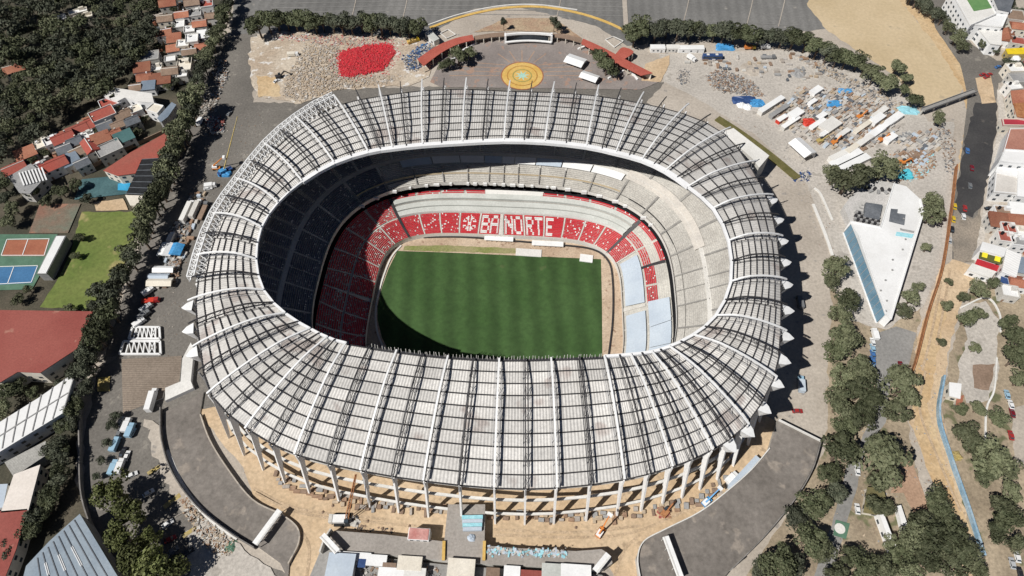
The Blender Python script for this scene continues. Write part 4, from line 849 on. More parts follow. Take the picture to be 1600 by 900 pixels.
for i in range(4): a = Q(1334+i*4, 332-i*4, 5.4); b = Q(1372-i, 343-i*5, 5.4); MB().beam(a, b, .35, .35).build('duct', M_grey, t)
for px, m, nm in (([(1392,326),(1403,327),(1402,333),(1415,335),(1413,352),(1389,346)], M_slate, 'roof_well'), ([(1401,362),(1428,366),(1425,372),(1399,368)], M_cyan, 'skylight'), ([(1408,357),(1429,361),(1428,364),(1407,360)], M_grey, 'skylight')):
    MB().prism([tuple(Q(x, y, 7.1)[:2]) for x, y in px], 7.0, 7.12).build(nm, m, t)
for a, b in (((1397,286),(1376,355)), ((1376,355),(1328,346)), ((1443,332),(1392,499)), ((1438,311),(1443,332)), ((1342,368),(1384,492))):
    MB().beam(Q(*a, 7.2), Q(*b, 7.2), .5, .7).build('parapet', M_white, t)
# leaning glass facade in panes along the ring road side
A0, A1 = Q(1330,350,6.5), Q(1383.5,492,6.5); od = np.array([-1.3, -.5, -6.3]); A0 = A0+od*.2/1.3*np.array([1,1,0]); A1 = A1+od*.2/1.3*np.array([1,1,0]); B0, B1 = A0+od, A1+od
for i in range(14):
    u0, u1 = (i+.04)/14, (i+.96)/14; MB().add([A0*(1-u0)+A1*u0, A0*(1-u1)+A1*u1, B0*(1-u1)+B1*u1, B0*(1-u0)+B1*u0], [(3, 2, 1, 0)]).build('glass_pane', M_bglass, t)
    u = i/14; MB().beam(A0*(1-u)+A1*u+np.array([-.1, -.1, 0]), B0*(1-u)+B1*u+np.array([-.1, -.1, 0]), .18).build('mullion', M_grey, t)
MB().beam(B0, B1, .9, .8).build('plinth', M_white, t)
for i in range(10): p = Q(1440-i*5-2, 342+i*16, 7.2); MB().box((p[0]-2.5-random.random()*6, p[1], 7.3), (.7, .7, .6)).build('roof_vent', M_grey, t)
# ---------------------------------------------------------------- right side: town along the avenue
T_ = lambda nm, lb, px, h, mr, mw, **k: poly_building(nm, lb, k.pop('cat', 'building'), px, h, mr, mw, **k)
T_('school', 'white school block with a green roof pitch beside the far avenue', [(1486,-14),(1530,-30),(1556,22),(1516,40)], 12, M_concl, M_white, parapet=True)
pp = [G(x, y, 12.3) for x, y in ((1508,-6),(1538,-8),(1550,12),(1522,17))]; o = MB().prism([tuple(p[:2]) for p in pp], 12.05, 12.3).build('roof_pitch', mat('green turf mat', (.10,.22,.08), (.14,.26,.10), .2, .1)); tag(o, 'green play surface on the roof of the white school', 'pitch')
T_('school', 'white flat roofed hall in front of the green roofed school', [(1516,38),(1530,20),(1574,24),(1566,42)], 11, M_whiter, M_white, parapet=True)
T_('school', 'white low wing with courtyard between the school hall and the crossing', [(1528,44),(1566,44),(1564,70),(1548,68)], 8, M_concl, M_white)
T_('school', 'dark roofed wing at the top edge beside the green roof', [(1546,-20),(1592,-24),(1578,18),(1560,14)], 11, M_slate, M_white)
houses([(1586,24,12,12,'B',8),(1592,40,10,8,'t'),(1574,56,10,12,'t'),(1590,64,9,8,'R')], radians(-12), 'in the block behind the white school', 'houses behind the school')
T_('shop', 'yellow fronted shop roof at the avenue crossing', [(1572,76),(1640,72),(1640,84),(1576,84)], 5, mat('shop yellow', (.75,.55,.02), None, .2, .08), M_yel, cat='shop')
o = G(1590, 89, 4); tt = thing('storage_dome', 'small white dome beside the yellow shop', 'dome', (o[0], o[1], 0)); MB().cyl((0, 0, 0), 2.6, 3.4, 16, r2=2.4).build('drum', M_white, tt); MB().cyl((0, 0, 3.4), 2.4, 1.3, 16, r2=.4).build('cap', M_white, tt)
houses([(1586,106,10,8,'w'),(1592,122,11,9,'g'),(1584,134,8,7,'w')], 0.1, 'just below the avenue crossing', 'houses below the crossing')
T_('town_house', 'terracotta roofed block beside the red strip of the sidewalk', [(1580,142),(1640,136),(1640,176),(1586,178)], 7, M_terra, M_cream)
T_('town_house', 'rust roofed block under the terracotta one', [(1584,162),(1608,160),(1640,190),(1590,182)], 8, M_rust, M_cream)
T_('town_house', 'crimson flat roofed building near the bend of the avenue', [(1566,186),(1640,188),(1640,197),(1568,196)], 6, mat('crimson roof', (.40,.04,.06), None, .1, .1), M_cream, parapet=True)
T_('town_house', 'broad brown roofed building with a white rim beside the avenue', [(1578,202),(1660,200),(1660,240),(1568,236)], 9, mat('red brown roof', (.33,.15,.11), (.4,.2,.15), .1, .15), M_white, parapet=True)
t = T_('office_block', 'white stepped office block beside the fresh black asphalt', [(1570,234),(1660,240),(1660,262),(1562,252)], 11, M_whiter, M_white, parapet=True)
T_('office_block', 'white low annex with dark openings beside the stepped block', [(1562,254),(1592,262),(1588,276),(1556,268)], 7, M_whiter, M_white)
T_('depot', 'grey flat roofed depot with white side bay by the avenue', [(1556,270),(1592,278),(1590,303),(1553,300)], 7, mat('depot roof', (.52,.49,.45), (.6,.57,.53), .1, .1), M_white, parapet=True)
T_('depot', 'bright white long roof at the picture edge beside the depot', [(1592,256),(1660,262),(1660,312),(1590,306)], 8, M_whiter, M_white)
houses([(1568,330,9,7,'B'),(1592,328,9,8,'W'),(1590,345,9,7,'T'),(1562,345,10,9,'T'),(1576,356,7,7,'R'),(1590,362,10,8,'w'),(1572,370,8,7,'R'),(1592,376,8,7,'g')], radians(-8), 'between the depot and the yellow screened shop', 'houses above the screened shop')
t = T_('cafe', 'white two storey shop with two yellow squares and a red band on its front', [(1536,378),(1572,388),(1568,400),(1532,390)], 8, M_whiter, M_white, cat='shop', win=False)
c = np.array(t.location)
P = [G(*p)-c for p in ((1532,390,7.6),(1568,400,7.6),(1564,414,3.4),(1529,403,3.4))]
MB().add(P, [(3, 2, 1, 0)]).build('sign_panel', mat('olive sign', (.10,.11,.03), None, .2, .1), t)
def onp(u0, u1, v0, v1, off=.15):
    f = lambda u, v: (P[0]*(1-u)+P[1]*u)*(1-v)+(P[3]*(1-u)+P[2]*u)*v+np.array([0, -off, off]); return [f(u0, v0), f(u1, v0), f(u1, v1), f(u0, v1)]
for u in (.10, .66): MB().add(onp(u, u+.24, .2, .75), [(3, 2, 1, 0)]).build('sign_square', mat('sign yellow', (.85,.72,.04), None, .2, .05), t)
B_ = [G(*p)-c for p in ((1527,404,3.0),(1564,416,3.0),(1560,425,1.6),(1523,413,1.6))]; MB().add(B_, [(3, 2, 1, 0)]).build('awning', mat('awning red', (.38,.02,.03), None, .2, .1), t)
T_('warehouse', 'white barrel ribbed roof beside the screened shop', [(1573,390),(1596,398),(1588,432),(1566,424)], 7, mat('ribbed white', (.80,.79,.77), (.74,.73,.71), .1, .05, stripe=(.4, 1.2, .2)), M_white)
T_('warehouse', 'low white roofs along the dirt road below the screened shop', [(1520,412),(1556,424),(1548,434),(1512,422)], 4, M_concl, M_white)
T_('kiosk', 'small deep blue roofed kiosk by the ribbed white roof', [(1566,428),(1586,434),(1580,446),(1564,440)], 4, M_navy, M_white, cat='kiosk')
houses([(1592,440,9,7,'t'),(1578,455,8,7,'w'),(1594,415,6,9,'S')], radians(-15), 'at the lower end of the town by the park', 'houses by the park')
# ---------------------------------------------------------------- the plaza gate and canopies
def arc_roof(label, px0, px1, h, m):
    a = openline([G(x, y, h) for x, y in px0], 4); b = openline([G(x, y, h) for x, y in px1], 4); c = np.mean(a+b, 0); c[2] = 0
    t = thing('arcade', label, 'arcade', c); n = len(a)
    for k in range(n-1):
        q = [a[k]-c, a[k+1]-c, b[k+1]-c, b[k]-c]; mb = MB(); mb.prism([tuple(p[:2]) for p in q], h-.4, h); mb.build('roof_panel', m, t)
        if k % 2 == 0: MB().beam((q[0][0], q[0][1], 0), (q[0][0], q[0][1], h-.4), .5).build('post', M_cream, t); MB().beam((q[3][0], q[3][1], 0), (q[3][0], q[3][1], h-.4), .5).build('post', M_cream, t)
        mb = MB().beam((q[0][0]*.9+q[3][0]*.1, q[0][1]*.9+q[3][1]*.1, (h-.4)/2), (q[1][0]*.9+q[2][0]*.1, q[1][1]*.9+q[2][1]*.1, (h-.4)/2), .3, h-.4); mb.build('wall', M_cream, t)
    return t
M_arc = mat('red arcade roof', (.36,.085,.06), (.42,.11,.08), .15, .18)
arc_roof('curved red roofed arcade left of the plaza star', [(652,92),(680,73),(710,60),(738,54)], [(662,103),(690,82),(716,69),(741,62)], 5, M_arc)
arc_roof('curved red roofed arcade right of the plaza star', [(911,60),(942,74),(976,92),(1020,114)], [(908,68),(934,82),(962,98),(1002,118)], 5, M_arc)
arc_roof('low red roof block behind the right arcade', [(962,84),(972,74),(984,76)], [(976,92),(988,84),(990,80)], 5, M_arc)
arc_roof('dark curved wall roof joining the portal to the right arcade', [(860,52),(886,54),(911,61)], [(858,57),(884,60),(909,67)], 4, M_brown)
arc_roof('dark curved wall roof joining the left arcade to the portal', [(741,56),(766,52),(792,50)], [(743,62),(768,58),(792,56)], 4, M_brown)
c = G(826, 52, 6); c[2] = 0; t = thing('portal', 'white framed entrance portal at the head of the plaza', 'gate', c)
for k in range(8):
    x0 = -14.5+k*3.6; f = lambda x: -x*x*.008
    MB().beam((x0, f(x0), 6), (x0+3.6, f(x0+3.6), 6), 1.0, 1.2).build('lintel', M_white, t); MB().beam((x0, f(x0)-2.4, 2.4), (x0+3.6, f(x0+3.6)-2.4, 2.4), 1.4, .5).build('step', M_white, t)
for x in (-14.5, 14.3): MB().box((x, -1, 3), (1.2, 3.2, 6)).build('pier', M_white, t)
MB().box((0, .2, 2.7), (27, .2, 5.2)).build('screen', M_glass, t)
def tent(x, y, w, d, rz, h, label, m=M_white, group=None):
    p = G(x, y, h); t = thing('marquee', label, 'tent', (p[0], p[1], 0), rz, group); k = h*.28
    MB().add([(-w/2,-d/2,h-.3),(w/2,-d/2,h-.3),(w/2,d/2,h-.3),(-w/2,d/2,h-.3),(-w/2,0,h+k),(w/2,0,h+k)], ((0,1,5,4),(2,3,4,5),(0,4,3),(1,2,5),(0,3,2,1))).build('canopy', m, t)
    for sx in (-1, 1):
        for sy in (-1, 1): MB().box((sx*(w/2-.15), sy*(d/2-.15), (h-.3)/2), (.16, .16, h-.3)).build('leg', M_grey, t)
    MB().box((0, d/2-.1, (h-.4)/2), (w-.5, .06, h-.5)).build('side_sheet', m, t); return t
tent(899, 94, 12, 9, -.5, 3.5, 'square white marquee on the plaza beside the right planter'); tent(921, 119, 11, 7, -.5, 3.5, 'long white marquee on the plaza nearest the stadium roof')
for i, (a, b, lb) in enumerate([((686,104),(712,92),'white planter wall left of the star nearest the debris'), ((720,82),(745,68),'white planter wall under the left arcade end'), ((950,124),(974,112),'white planter wall at the lower end of the right arcade'), ((903,78),(920,72),'white planter wall at the upper end of the right arcade'), ((985,112),(996,126),'white sloping wall at the foot of the right arcade')]):
    p = G(*a); q = G(*b); tag(MB().beam((p[0], p[1], .6), (q[0], q[1], .6), 1.0, 1.2).build('planter_wall', M_white), lb, 'wall')
for i, (px, lb) in enumerate([([(688,52),(700,46),(712,54),(698,60)], 'left'), ([(946,62),(958,57),(974,64),(960,74)], 'right')]):
    q = [G(x, y, .5) for x, y in px]; c = np.mean(q, 0); t = thing('frame_outline', f'white outlined paved square behind the {lb} arcade of the plaza', 'kerb', (c[0], c[1], 0))
    for k in range(4): MB().beam(tuple((q[k]-c)[:2])+(.55,), tuple((q[(k+1) % 4]-c)[:2])+(.55,), .5, .3).build('edge', M_concl, t)
# footbridge across the sand lot
a = G(1442, 172, 4); b = G(1524, 142, 4); c = (a+b)/2; t = thing('footbridge', 'thin grey footbridge between the works yard and the avenue', 'bridge', (c[0], c[1], 0)); a = a-c; b = b-c
MB().beam((a[0], a[1], 3.8), (b[0], b[1], 3.8), 2.6, .4).build('bridge_deck', M_pave2, t); nrm = np.array([-(b-a)[1], (b-a)[0], 0]); nrm = nrm/np.linalg.norm(nrm)*1.25
for s in (-1, 1): MB().beam((a[0]+s*nrm[0], a[1]+s*nrm[1], 4.6), (b[0]+s*nrm[0], b[1]+s*nrm[1], 4.6), .18, 1.0).build('railing', M_grey, t)
for k in range(5): u = k/4; p = a*(1-u)+b*u; MB().beam((p[0], p[1], 0), (p[0], p[1], 3.6), .6).build('pier', M_conc, t)
# ---------------------------------------------------------------- vehicles, cabins and machines
VM = {}
def vmesh(key, fn):
    if key not in VM: VM[key] = fn()
    return VM[key]
def prof(pts, w, taper=.82):
    n = len(pts); zs = [p[1] for p in pts]; zm = max(zs); vs = []
    for s in (-1, 1):
        for x, z in pts: vs.append((x, s*w/2*(1 if z < .95 else taper), z))
    return vs, [tuple(range(n))[::-1], tuple(range(n, 2*n))]+[(i, (i+1) % n, n+(i+1) % n, n+i) for i in range(n)]
def car_body():
    mb = MB(); mb.add(*prof([(-2.15,.35),(2.15,.35),(2.2,.7),(1.1,.92),(.45,1.42),(-1.2,1.45),(-1.75,.98),(-2.2,.92)], 1.78)); return mb.mesh('body', M_white)
def car_glass():
    mb = MB(); mb.add([(1.12,-.7,.95),(1.12,.7,.95),(.5,.62,1.41),(.5,-.62,1.41)], [(0,1,2,3)]); mb.add([(-1.78,-.7,1.0),(-1.78,.7,1.0),(-1.26,.62,1.44),(-1.26,-.62,1.44)], [(3,2,1,0)])
    for s in (-1, 1): mb.add([(.95,s*.86,.97),(-1.6,s*.86,1.0),(-1.2,s*.745,1.40),(.42,s*.745,1.38)], [(0,1,2,3)])
    return mb.mesh('window', M_glass)
def wheel_mesh(r=.33, w=.22):
    mb = MB(); n = 12; vs = [(r*cos(2*pi*i/n), s*w/2, r*sin(2*pi*i/n)) for s in (-1, 1) for i in range(n)]
    return mb.add(vs, [(i, (i+1) % n, n+(i+1) % n, n+i) for i in range(n)]+[tuple(range(n))[::-1], tuple(range(n, 2*n))]).mesh('wheel', M_tyre)
def setm(o, m):
    if o.data.materials and o.data.materials[0] is not m: o.material_slots[0].link = 'OBJECT'; o.material_slots[0].material = m
def wheels(t, xs, y, r=.33):
    me = vmesh(('w', r), lambda: wheel_mesh(r, r*.65))
    for x in xs:
        for s in (-1, 1): w = link('wheel', me, t); w.location = (x, s*y, r)
CP = {c: mat('car paint '+c, v, tuple(k*.92 for k in v), .5, 0, rough=.3, spec=.5) for c, v in {'white': (.72,.72,.71), 'silver': (.42,.43,.44), 'grey': (.17,.175,.18), 'black': (.022,.022,.025), 'red': (.34,.03,.03), 'blue': (.06,.16,.38), 'dark red': (.16,.012,.02), 'yellow': (.6,.42,.03), 'pale blue': (.30,.46,.58)}.items()}
def car(x, y, rz, col, label, group=None, z=0):
    p = G(x, y, z+.8); t = thing('parked_car', label, 'car', (p[0], p[1], z+.02), rz, group)
    b = link('body', vmesh('cb', car_body), t); setm(b, CP[col]); link('window', vmesh('cg', car_glass), t); wheels(t, (-1.35, 1.35), .8)
    for s in (-1, 1): h = link('headlight', vmesh('hl', lambda: MB().box((0, 0, 0), (.08, .35, .16)).mesh('headlight', M_concl)), t); h.location = (2.17, s*.6, .62)
    return t
def truck(x, y, rz, L, col, label, cargo=M_white, h=3.2, kind='box_truck', group=None, z=0, cat='truck'):
    p = G(x, y, z+h/2); t = thing(kind, label, cat, (p[0], p[1], z+.02), rz, group); cl = min(2.2, L*.28)
    if cat == 'bus':
        MB().box((0, 0, h/2+.2), (L, 2.5, h-.4)).build('body', cargo, t)
        for s in (-1, 1): MB().box((0, s*1.26, h*.62), (L-.6, .05, h*.28)).build('window', M_glass, t)
        MB().box((L/2+.02, 0, h*.58), (.05, 2.2, h*.4)).build('windscreen', M_glass, t)
        for k in (-.25, .2): MB().box((L*k, 0, h+.1), (1.6, 1.4, .25)).build('roof_unit', M_concl, t)
        wheels(t, (-L*.32, L*.32), 1.1, .48); return t
    MB().box((-cl/2-.1, 0, h/2+.45), (L-cl-.2, 2.45, h-.7)).build('cargo_box' if h > 2 else 'load_bed', cargo, t)
    mb = MB(); mb.add(*prof([(L/2-cl,.5),(L/2,.5),(L/2,1.4),(L/2-.35,2.35),(L/2-cl,2.4)], 2.2, .92)); mb.build('cab', CP[col], t)
    MB().add([(L/2+.01,-.85,1.42),(L/2+.01,.85,1.42),(L/2-.32,.8,2.25),(L/2-.32,-.8,2.25)], [(0,1,2,3)]).build('windscreen', M_glass, t); MB().box((0, 0, .55), (L-.3, 1.2, .25)).build('chassis', M_dark, t)
    wheels(t, (-L*.36, -L*.22, L/2-cl/2), 1.0, .48); return t
def container(x, y, rz, L, m, label, h=2.6, w=2.5, group=None, z=0, door=True):
    h += random.uniform(-.25, .25); w += random.uniform(-.1, .1); p = G(x, y, z+h); t = thing('site_cabin', label, 'cabin', (p[0], p[1], z), rz, group)
    MB().box((0, 0, h/2), (L, w, h-.06)).build('shell', m, t); r = MB()
    n = max(3, int(L/1.3)); MB().box((0, 0, h+.05), (L+.2, w+.2, .16)).build('roof', m if random.random() < .5 else M_white, t)
    MB().box((L*.25, -w/2-.02, 1.05), (.9, .06, 2.0)).build('door', M_grey, t)
    for k in (-.3, 0): MB().box((L*k, -w/2-.02, 1.5), (1.1, .06, .9)).build('window', M_glass, t)
    return t
def mound(x, y, r, h, m, label, name='tarpaulin', cat='tarpaulin', sx=1.0, rz=0.0, z=0):
    p = G(x, y, z+h*.4); n = 16; vs = [(0, 0, h)]; fs = []; drape = name == 'tarpaulin'
    for k, (rr, zz) in enumerate(((.6, 1.0), (.86, .8), (1.0, 0.0)) if drape else ((.35, .93), (.7, .55), (1.0, 0.0))):
        for i in range(n):
            a = 2*pi*i/n; q = rr*r*random.uniform(.86, 1.12); e = ring(1, .72, 4.5, a) if drape else (cos(a), sin(a)); vs.append((q*e[0]*sx, q*e[1], max(0, zz*h*random.uniform(.7, 1.2))))
    fs += [(0, 1+i, 1+(i+1) % n) for i in range(n)]
    for k in (0, 1): fs += [(1+k*n+i, 1+(k+1)*n+i, 1+(k+1)*n+(i+1) % n, 1+k*n+(i+1) % n) for i in range(n)]
    o = MB().add(vs, fs).build(name, m); o.location = (p[0], p[1], z); o.rotation_euler = (0, 0, rz); return tag(o, label, cat)
RUB = {M_white: mat('chalky scrap', (.54,.51,.47), (.42,.39,.36), .3, .2), M_concl: mat('broken concrete', (.40,.36,.32), (.32,.28,.24), .3, .2), M_rust: mat('rusty scrap', (.27,.17,.11), (.33,.22,.15), .3, .2), M_machy: mat('faded orange scrap', (.40,.23,.13), (.34,.2,.12), .3, .2), M_machr: mat('faded red scrap', (.36,.11,.09), None, .3, .2), M_cream: mat('pale timber', (.46,.37,.27), (.4,.32,.23), .3, .2), M_blue: mat('faded blue scrap', (.09,.2,.38), None, .3, .2), M_yel: mat('faded yellow scrap', (.5,.4,.18), None, .3, .2)}
def rubble(name, label, cat, px, n, size, mats, heap=0.0, z=0.0, flat=.5, ragged=.6):
    mats = [RUB.get(m, m) for m in mats]
    if M_seatr not in mats: size *= .72; n = int(n*1.35)
    poly = [tuple(G(x, y, z)[:2]) for x, y in px]; mb = MB(); c = np.mean(poly, 0); R = max(np.hypot(p[0]-c[0], p[1]-c[1]) for p in poly)
    for x, y in scatter(poly, n):
        x += random.gauss(0, 1)*ragged; y += random.gauss(0, 1)*ragged
        s = size*random.uniform(.4, 1.5); hz = heap*max(0, 1-(np.hypot(x-c[0], y-c[1])/R)**2)*random.uniform(.5, 1)
        mb.box((x, y, z+.1+hz), (s*random.uniform(.5, 1.8), s*random.uniform(.4, 1), s*flat), random.uniform(0, 3.1), random.randrange(len(mats)), random.uniform(-.3, .3))
    return tag(mb.build(name, mats), label, cat, kind='stuff')
def stacks(name, label, cat, px, n, rz, mats, z=0.0, s0=1.4, s1=4.0, hmax=1.8):
    "many small stacks of stores set out square to each other"
    poly = [tuple(G(x, y, z)[:2]) for x, y in px]; mats = [RUB.get(m, m) for m in mats]; mb = MB()
    for x, y in scatter(poly, n, 2.0): mb.box((x, y, z+.5), (random.uniform(s0, s1), random.uniform(.9, 1.9), random.uniform(.8, hmax)), rz+random.choice([0, pi/2, 0])+random.uniform(-.12, .12), random.randrange(len(mats)))
    return tag(mb.build(name, mats), label, cat, kind='stuff')
def excavator(x, y, rz, m, label, reach=6.0):
    p = G(x, y, 1); t = thing('excavator', label, 'excavator', (p[0], p[1], 0), rz)
    for s in (-1, 1): MB().box((0, s*1.1, .45), (3.8, .6, .9)).build('track', M_tyre, t)
    MB().box((-.5, 0, 1.5), (3.2, 2.4, 1.1)).build('body', m, t); MB().box((.6, .7, 2.3), (1.4, 1.0, 1.5)).build('cab', M_glass, t)
    MB().beam((1, -.2, 1.8), (1+reach*.5, -.2, 4.2), .55, .7).build('boom', m, t); MB().beam((1+reach*.5, -.2, 4.2), (1+reach, -.2, 1.2), .4, .5).build('arm', m, t); MB().box((1+reach, -.2, .7), (1.0, 1.3, .9)).build('bucket', M_dark, t)
def boom_lift(x, y, tx, ty, tz, m, label, z=0):
    p = G(x, y, z+1); e = G(tx, ty, tz)-np.array([p[0], p[1], z]); rz = atan2(e[1], e[0]); L = np.hypot(e[0], e[1]); t = thing('boom_lift', label, 'boom lift', (p[0], p[1], z), rz)
    MB().box((0, 0, 1.0), (4.2, 2.3, .8)).build('chassis', m, t); MB().box((-.6, 0, 1.9), (2.6, 2.0, 1.0)).build('turret', M_white, t); wheels(t, (-1.4, 1.4), 1.15, .55)
    MB().beam((-1, 0, 2.6), (L, 0, e[2]), .6, .6, w2=.35).build('boom', m, t); MB().box((L+.5, 0, e[2]), (1.2, 2.0, 1.1)).build('basket', M_white, t)
LX = ang(0, 0, 1, 0)
road_l = ang(258, 440, 335, 270)                            # direction of the service road on the left
wide = ang(200, 300, 300, 300)
W_ = M_white
truck(293, 330, road_l, 15, 'white', 'long white roofed trailer truck parked on the service road', M_concl, 4.0)
truck(306, 326, road_l, 13, 'white', 'long white trailer truck with dark side beside the first trailer', M_conc, 3.6)
truck(318, 330, road_l, 12, 'grey', 'flatbed truck with brown load nearest the white edge girder', M_brown, 1.6, 'flatbed_truck')
car(325, 294, .2, 'white', 'white pickup beside the blue crane tarpaulin'); truck(329, 290, .2, 6, 'white', 'white box van next to the blue crane tarpaulin', W_, 2.6)
truck(268, 371, road_l, 6, 'white', 'small white van above the blue tent', M_concl, 2.6); tent(259, 389, 8, 7, road_l, 3, 'white square marquee beside the blue one on the service road'); tent(274, 389, 7, 7, road_l, 3, 'bright blue marquee on the service road', M_blue)
tent(255, 420, 10, 4, wide, 3, 'upper white marquee in the line of three on the service road'); tent(247, 432, 10, 4, wide, 3, 'pale blue marquee in the line of three on the service road', M_sheet); tent(249, 440, 12, 5, wide, 3, 'lower cream marquee in the line of three on the service road', M_cream)
rubble('timber_stack', 'brown stacked timber and rebar beside the marquees', 'timber', [(268,398),(285,395),(278,440),(262,436)], 120, 1.2, [M_brown, M_rust, M_grey], 1.0)
rubble('site_litter', 'mixed site material between the trailer trucks and the marquees', 'debris', [(272,345),(300,352),(285,380),(262,368)], 140, .9, [M_brown, M_rust, M_concl, M_grey], .5)
for i, (x, y, c_, l) in enumerate([(232,455,'white',6),(236,470,'red',8),(229,481,'silver',6),(225,492,'grey',6.5),(218,504,'white',6)]):
    truck(x, y, ang(200, 480, 300, 470) if c_ == 'red' else road_l*.55, l, c_, {0: 'white delivery van at the head of the line above the white frame', 1: 'red flatbed truck in the line above the white frame', 2: 'silver van third in the line above the white frame', 3: 'grey van fourth in the line above the white frame', 4: 'white van parked next to the white lattice frame'}[i], {'red': M_machr, 'grey': CP['grey'], 'silver': CP['silver']}.get(c_, W_), 2.4 if c_ != 'red' else 1.8, 'van', cat='van' if c_ != 'red' else 'truck')
# white lattice roof frames lying assembled on the asphalt
for lb, (y0, y1, xa, xb) in (('upper', (511, 529, 204, 249)), ('lower', (533, 553, 190, 250))):
    q = [G(x, y, 1.2) for x, y in ((xa+3, y0), (xb, y0), (xb+1, y1), (xa-3, y1))]; c = np.mean(q, 0); q = [p-c for p in q]; t = thing('lattice_frame', f'{lb} of two white steel lattice frames lying on the asphalt', 'steel frame', (c[0], c[1], 0))
    for k in range(4): MB().beam((*q[k][:2], 1.0), (*q[(k+1) % 4][:2], 1.0), .9, .8).build('chord', M_white, t)
    for k in range(1, 7):
        u = k/7; a = q[0]*(1-u)+q[1]*u; b = q[3]*(1-u)+q[2]*u; MB().beam((*a[:2], 1.0), (*b[:2], 1.0), .5, .5).build('cross_bar', M_white, t); u2 = (k+1)/7 if k < 6 else 5/7; b2 = q[3]*(1-u2)+q[2]*u2; MB().beam((*a[:2], 1.05), (*b2[:2], 1.05), .35, .35).build('brace', M_white, t)
truck(237, 624, pi/2*1.02, 11, 'white', 'long white box trailer standing across the end of the brown ramp', M_whiter, 4.0)
deck('white_ramp', [(285,560),(298,535),(303,545),(298,595),(302,606),(258,626),(258,606),(282,596)], 2.2, M_concl, M_white)
# mobile crane with yellow boom beside the stadium
p = G(352, 268, 1); t = thing('mobile_crane', 'mobile crane with thin yellow boom and blue cover by the edge girder', 'crane', (p[0], p[1], 0), .7); MB().box((0, 0, 1.2), (8, 2.6, 1.2)).build('carrier', M_navy, t); MB().box((-1, 0, 2.4), (3.6, 2.4, 1.3)).build('turret', M_blue, t); wheels(t, (-3, -1.4, 1.4, 3), 1.2, .6)
bx_ = Matrix.Rotation(-.7, 3, 'Z'); e = Vector(G(371, 182, 24)-np.array([p[0], p[1], 0])); e = bx_ @ e; m_ = Vector((0, 0, 3)); MB().beam(m_, e, .45, .45, w2=.3).build('boom', M_yel, t)
mound(351, 270, 4, 1.5, M_blue, 'bright blue tarpaulin heaped behind the mobile crane'); boom_lift(338, 262, 348, 246, 8, M_machy, 'orange boom lift beside the blue tarpaulin')
rubble('scrap_pile', 'heap of dark and white scrap beside the side road trees', 'scrap', [(326,182),(346,184),(350,206),(330,212),(322,196)], 260, 1.1, [M_white, M_slate, M_machr, M_conc], 1.5)
rubble('scrap_pile', 'pale scattered scrap at the upper end of the service road', 'scrap', [(336,96),(352,92),(358,122),(344,140),(334,118)], 260, .9, [M_white, M_slate, M_conc, M_rust], .8)
rubble('scrap_pile', 'loose pale rubble along the service road verge', 'scrap', [(318,150),(345,140),(338,176),(310,180)], 160, .9, [M_white, M_pave, M_conc, M_rust], .5)
truck(312, 190, road_l, 6, 'white', 'white van half under the road trees beside the scrap heap', W_, 2.4, 'van', cat='van'); car(358, 177, 1.3, 'grey', 'grey car standing alone on the upper service road')
# parked vans and cars under the small trees, lower car park
for i, (x, y, k, c_) in enumerate(sorted([(188,658,'car','silver'),(198,664,'van','white'),(204,672,'van','pale blue'),(186,676,'car','grey'),(206,676,'car','pale blue'),(180,694,'van','pale blue'),(192,706,'car','black'),(198,712,'car','white'),(188,728,'van','white'),(178,730,'van','pale blue'),(206,742,'car','white'),(232,770,'car','white'),(205,794,'car','silver'),(262,818,'car','white'),(266,842,'car','red'),(294,862,'car','black'),(270,860,'car','grey')], key=lambda p: p[1])):
    lb = f'{c_} {k}, {nth(i)} downwards on the lower car park'
    if k == 'car': car(x, y, .6+random.uniform(-.2, .2) if y > 730 else 1.45+random.uniform(-.1, .1), c_, lb, 'cars on the lower car park')
    else: truck(x, y, 1.5, 6.5, c_ if c_ in CP else 'white', lb, CP.get(c_, W_), 2.6, 'van', 'cars on the lower car park', cat='van')
rubble('rubble_pile', 'long pale rubble heap against the curved kerb wall', 'rubble', [(285,772),(305,790),(352,838),(372,858),(345,870),(318,848),(292,806)], 380, .9, [M_pave, M_conc, M_rust, M_cream], 1.0)
mound(322, 822, 4.5, 1.0, M_pale, 'pale sand heap beside the curved ramp wall', 'sand_heap', 'sand'); mound(360, 855, 2.8, .9, M_green, 'greenish tarpaulin pile on the gravel by the ramp', 'covered_pile', 'pile')
# ---------------------------------------------------------------- near side of the stadium
p = G(535, 812, 1); t = thing('crawler_crane', 'white crawler crane with rusty lattice boom leaning to the stadium columns', 'crane', (p[0], p[1], 0), 0)
for s in (-1, 1): MB().box((0, s*2, .6), (6, 1.0, 1.2)).build('track', M_tyre, t)
MB().box((-1, 0, 2), (6, 3, 1.8)).build('body', M_white, t); MB().box((2, -1, 2.4), (1.6, 1.3, 2.0)).build('cab', M_glass, t); MB().box((-4.2, 0, 2.0), (1.4, 3.2, 2.2)).build('counterweight', M_conc, t)
e = G(556, 742, 30)-p; e[2] += 1; st = np.array([2., 0, 2.6])
for dx, dy in ((-.6,-.6),(.6,-.6),(.6,.6),(-.6,.6)): MB().beam(st+np.array([dx, dy, 0]), e+np.array([dx*.4, dy*.4, 0]), .22).build('boom_chord', M_rust, t)
bl = MB()
for k in range(16):
    u, v = k/16, (k+1)/16; bl.beam(st*(1-u)+e*u+np.array([-.6*(1-u), -.6*(1-u), 0]), st*(1-v)+e*v+np.array([.6*(1-v), .6*(1-v), 0]), .14)
bl.build('boom_lacing', M_rust, t)
rubble('crane_parts', 'white and dark crane mats beside the crawler crane', 'crane parts', [(518,806),(560,812),(562,820),(520,818)], 60, 1.6, [M_white, M_dark, M_conc], .8)
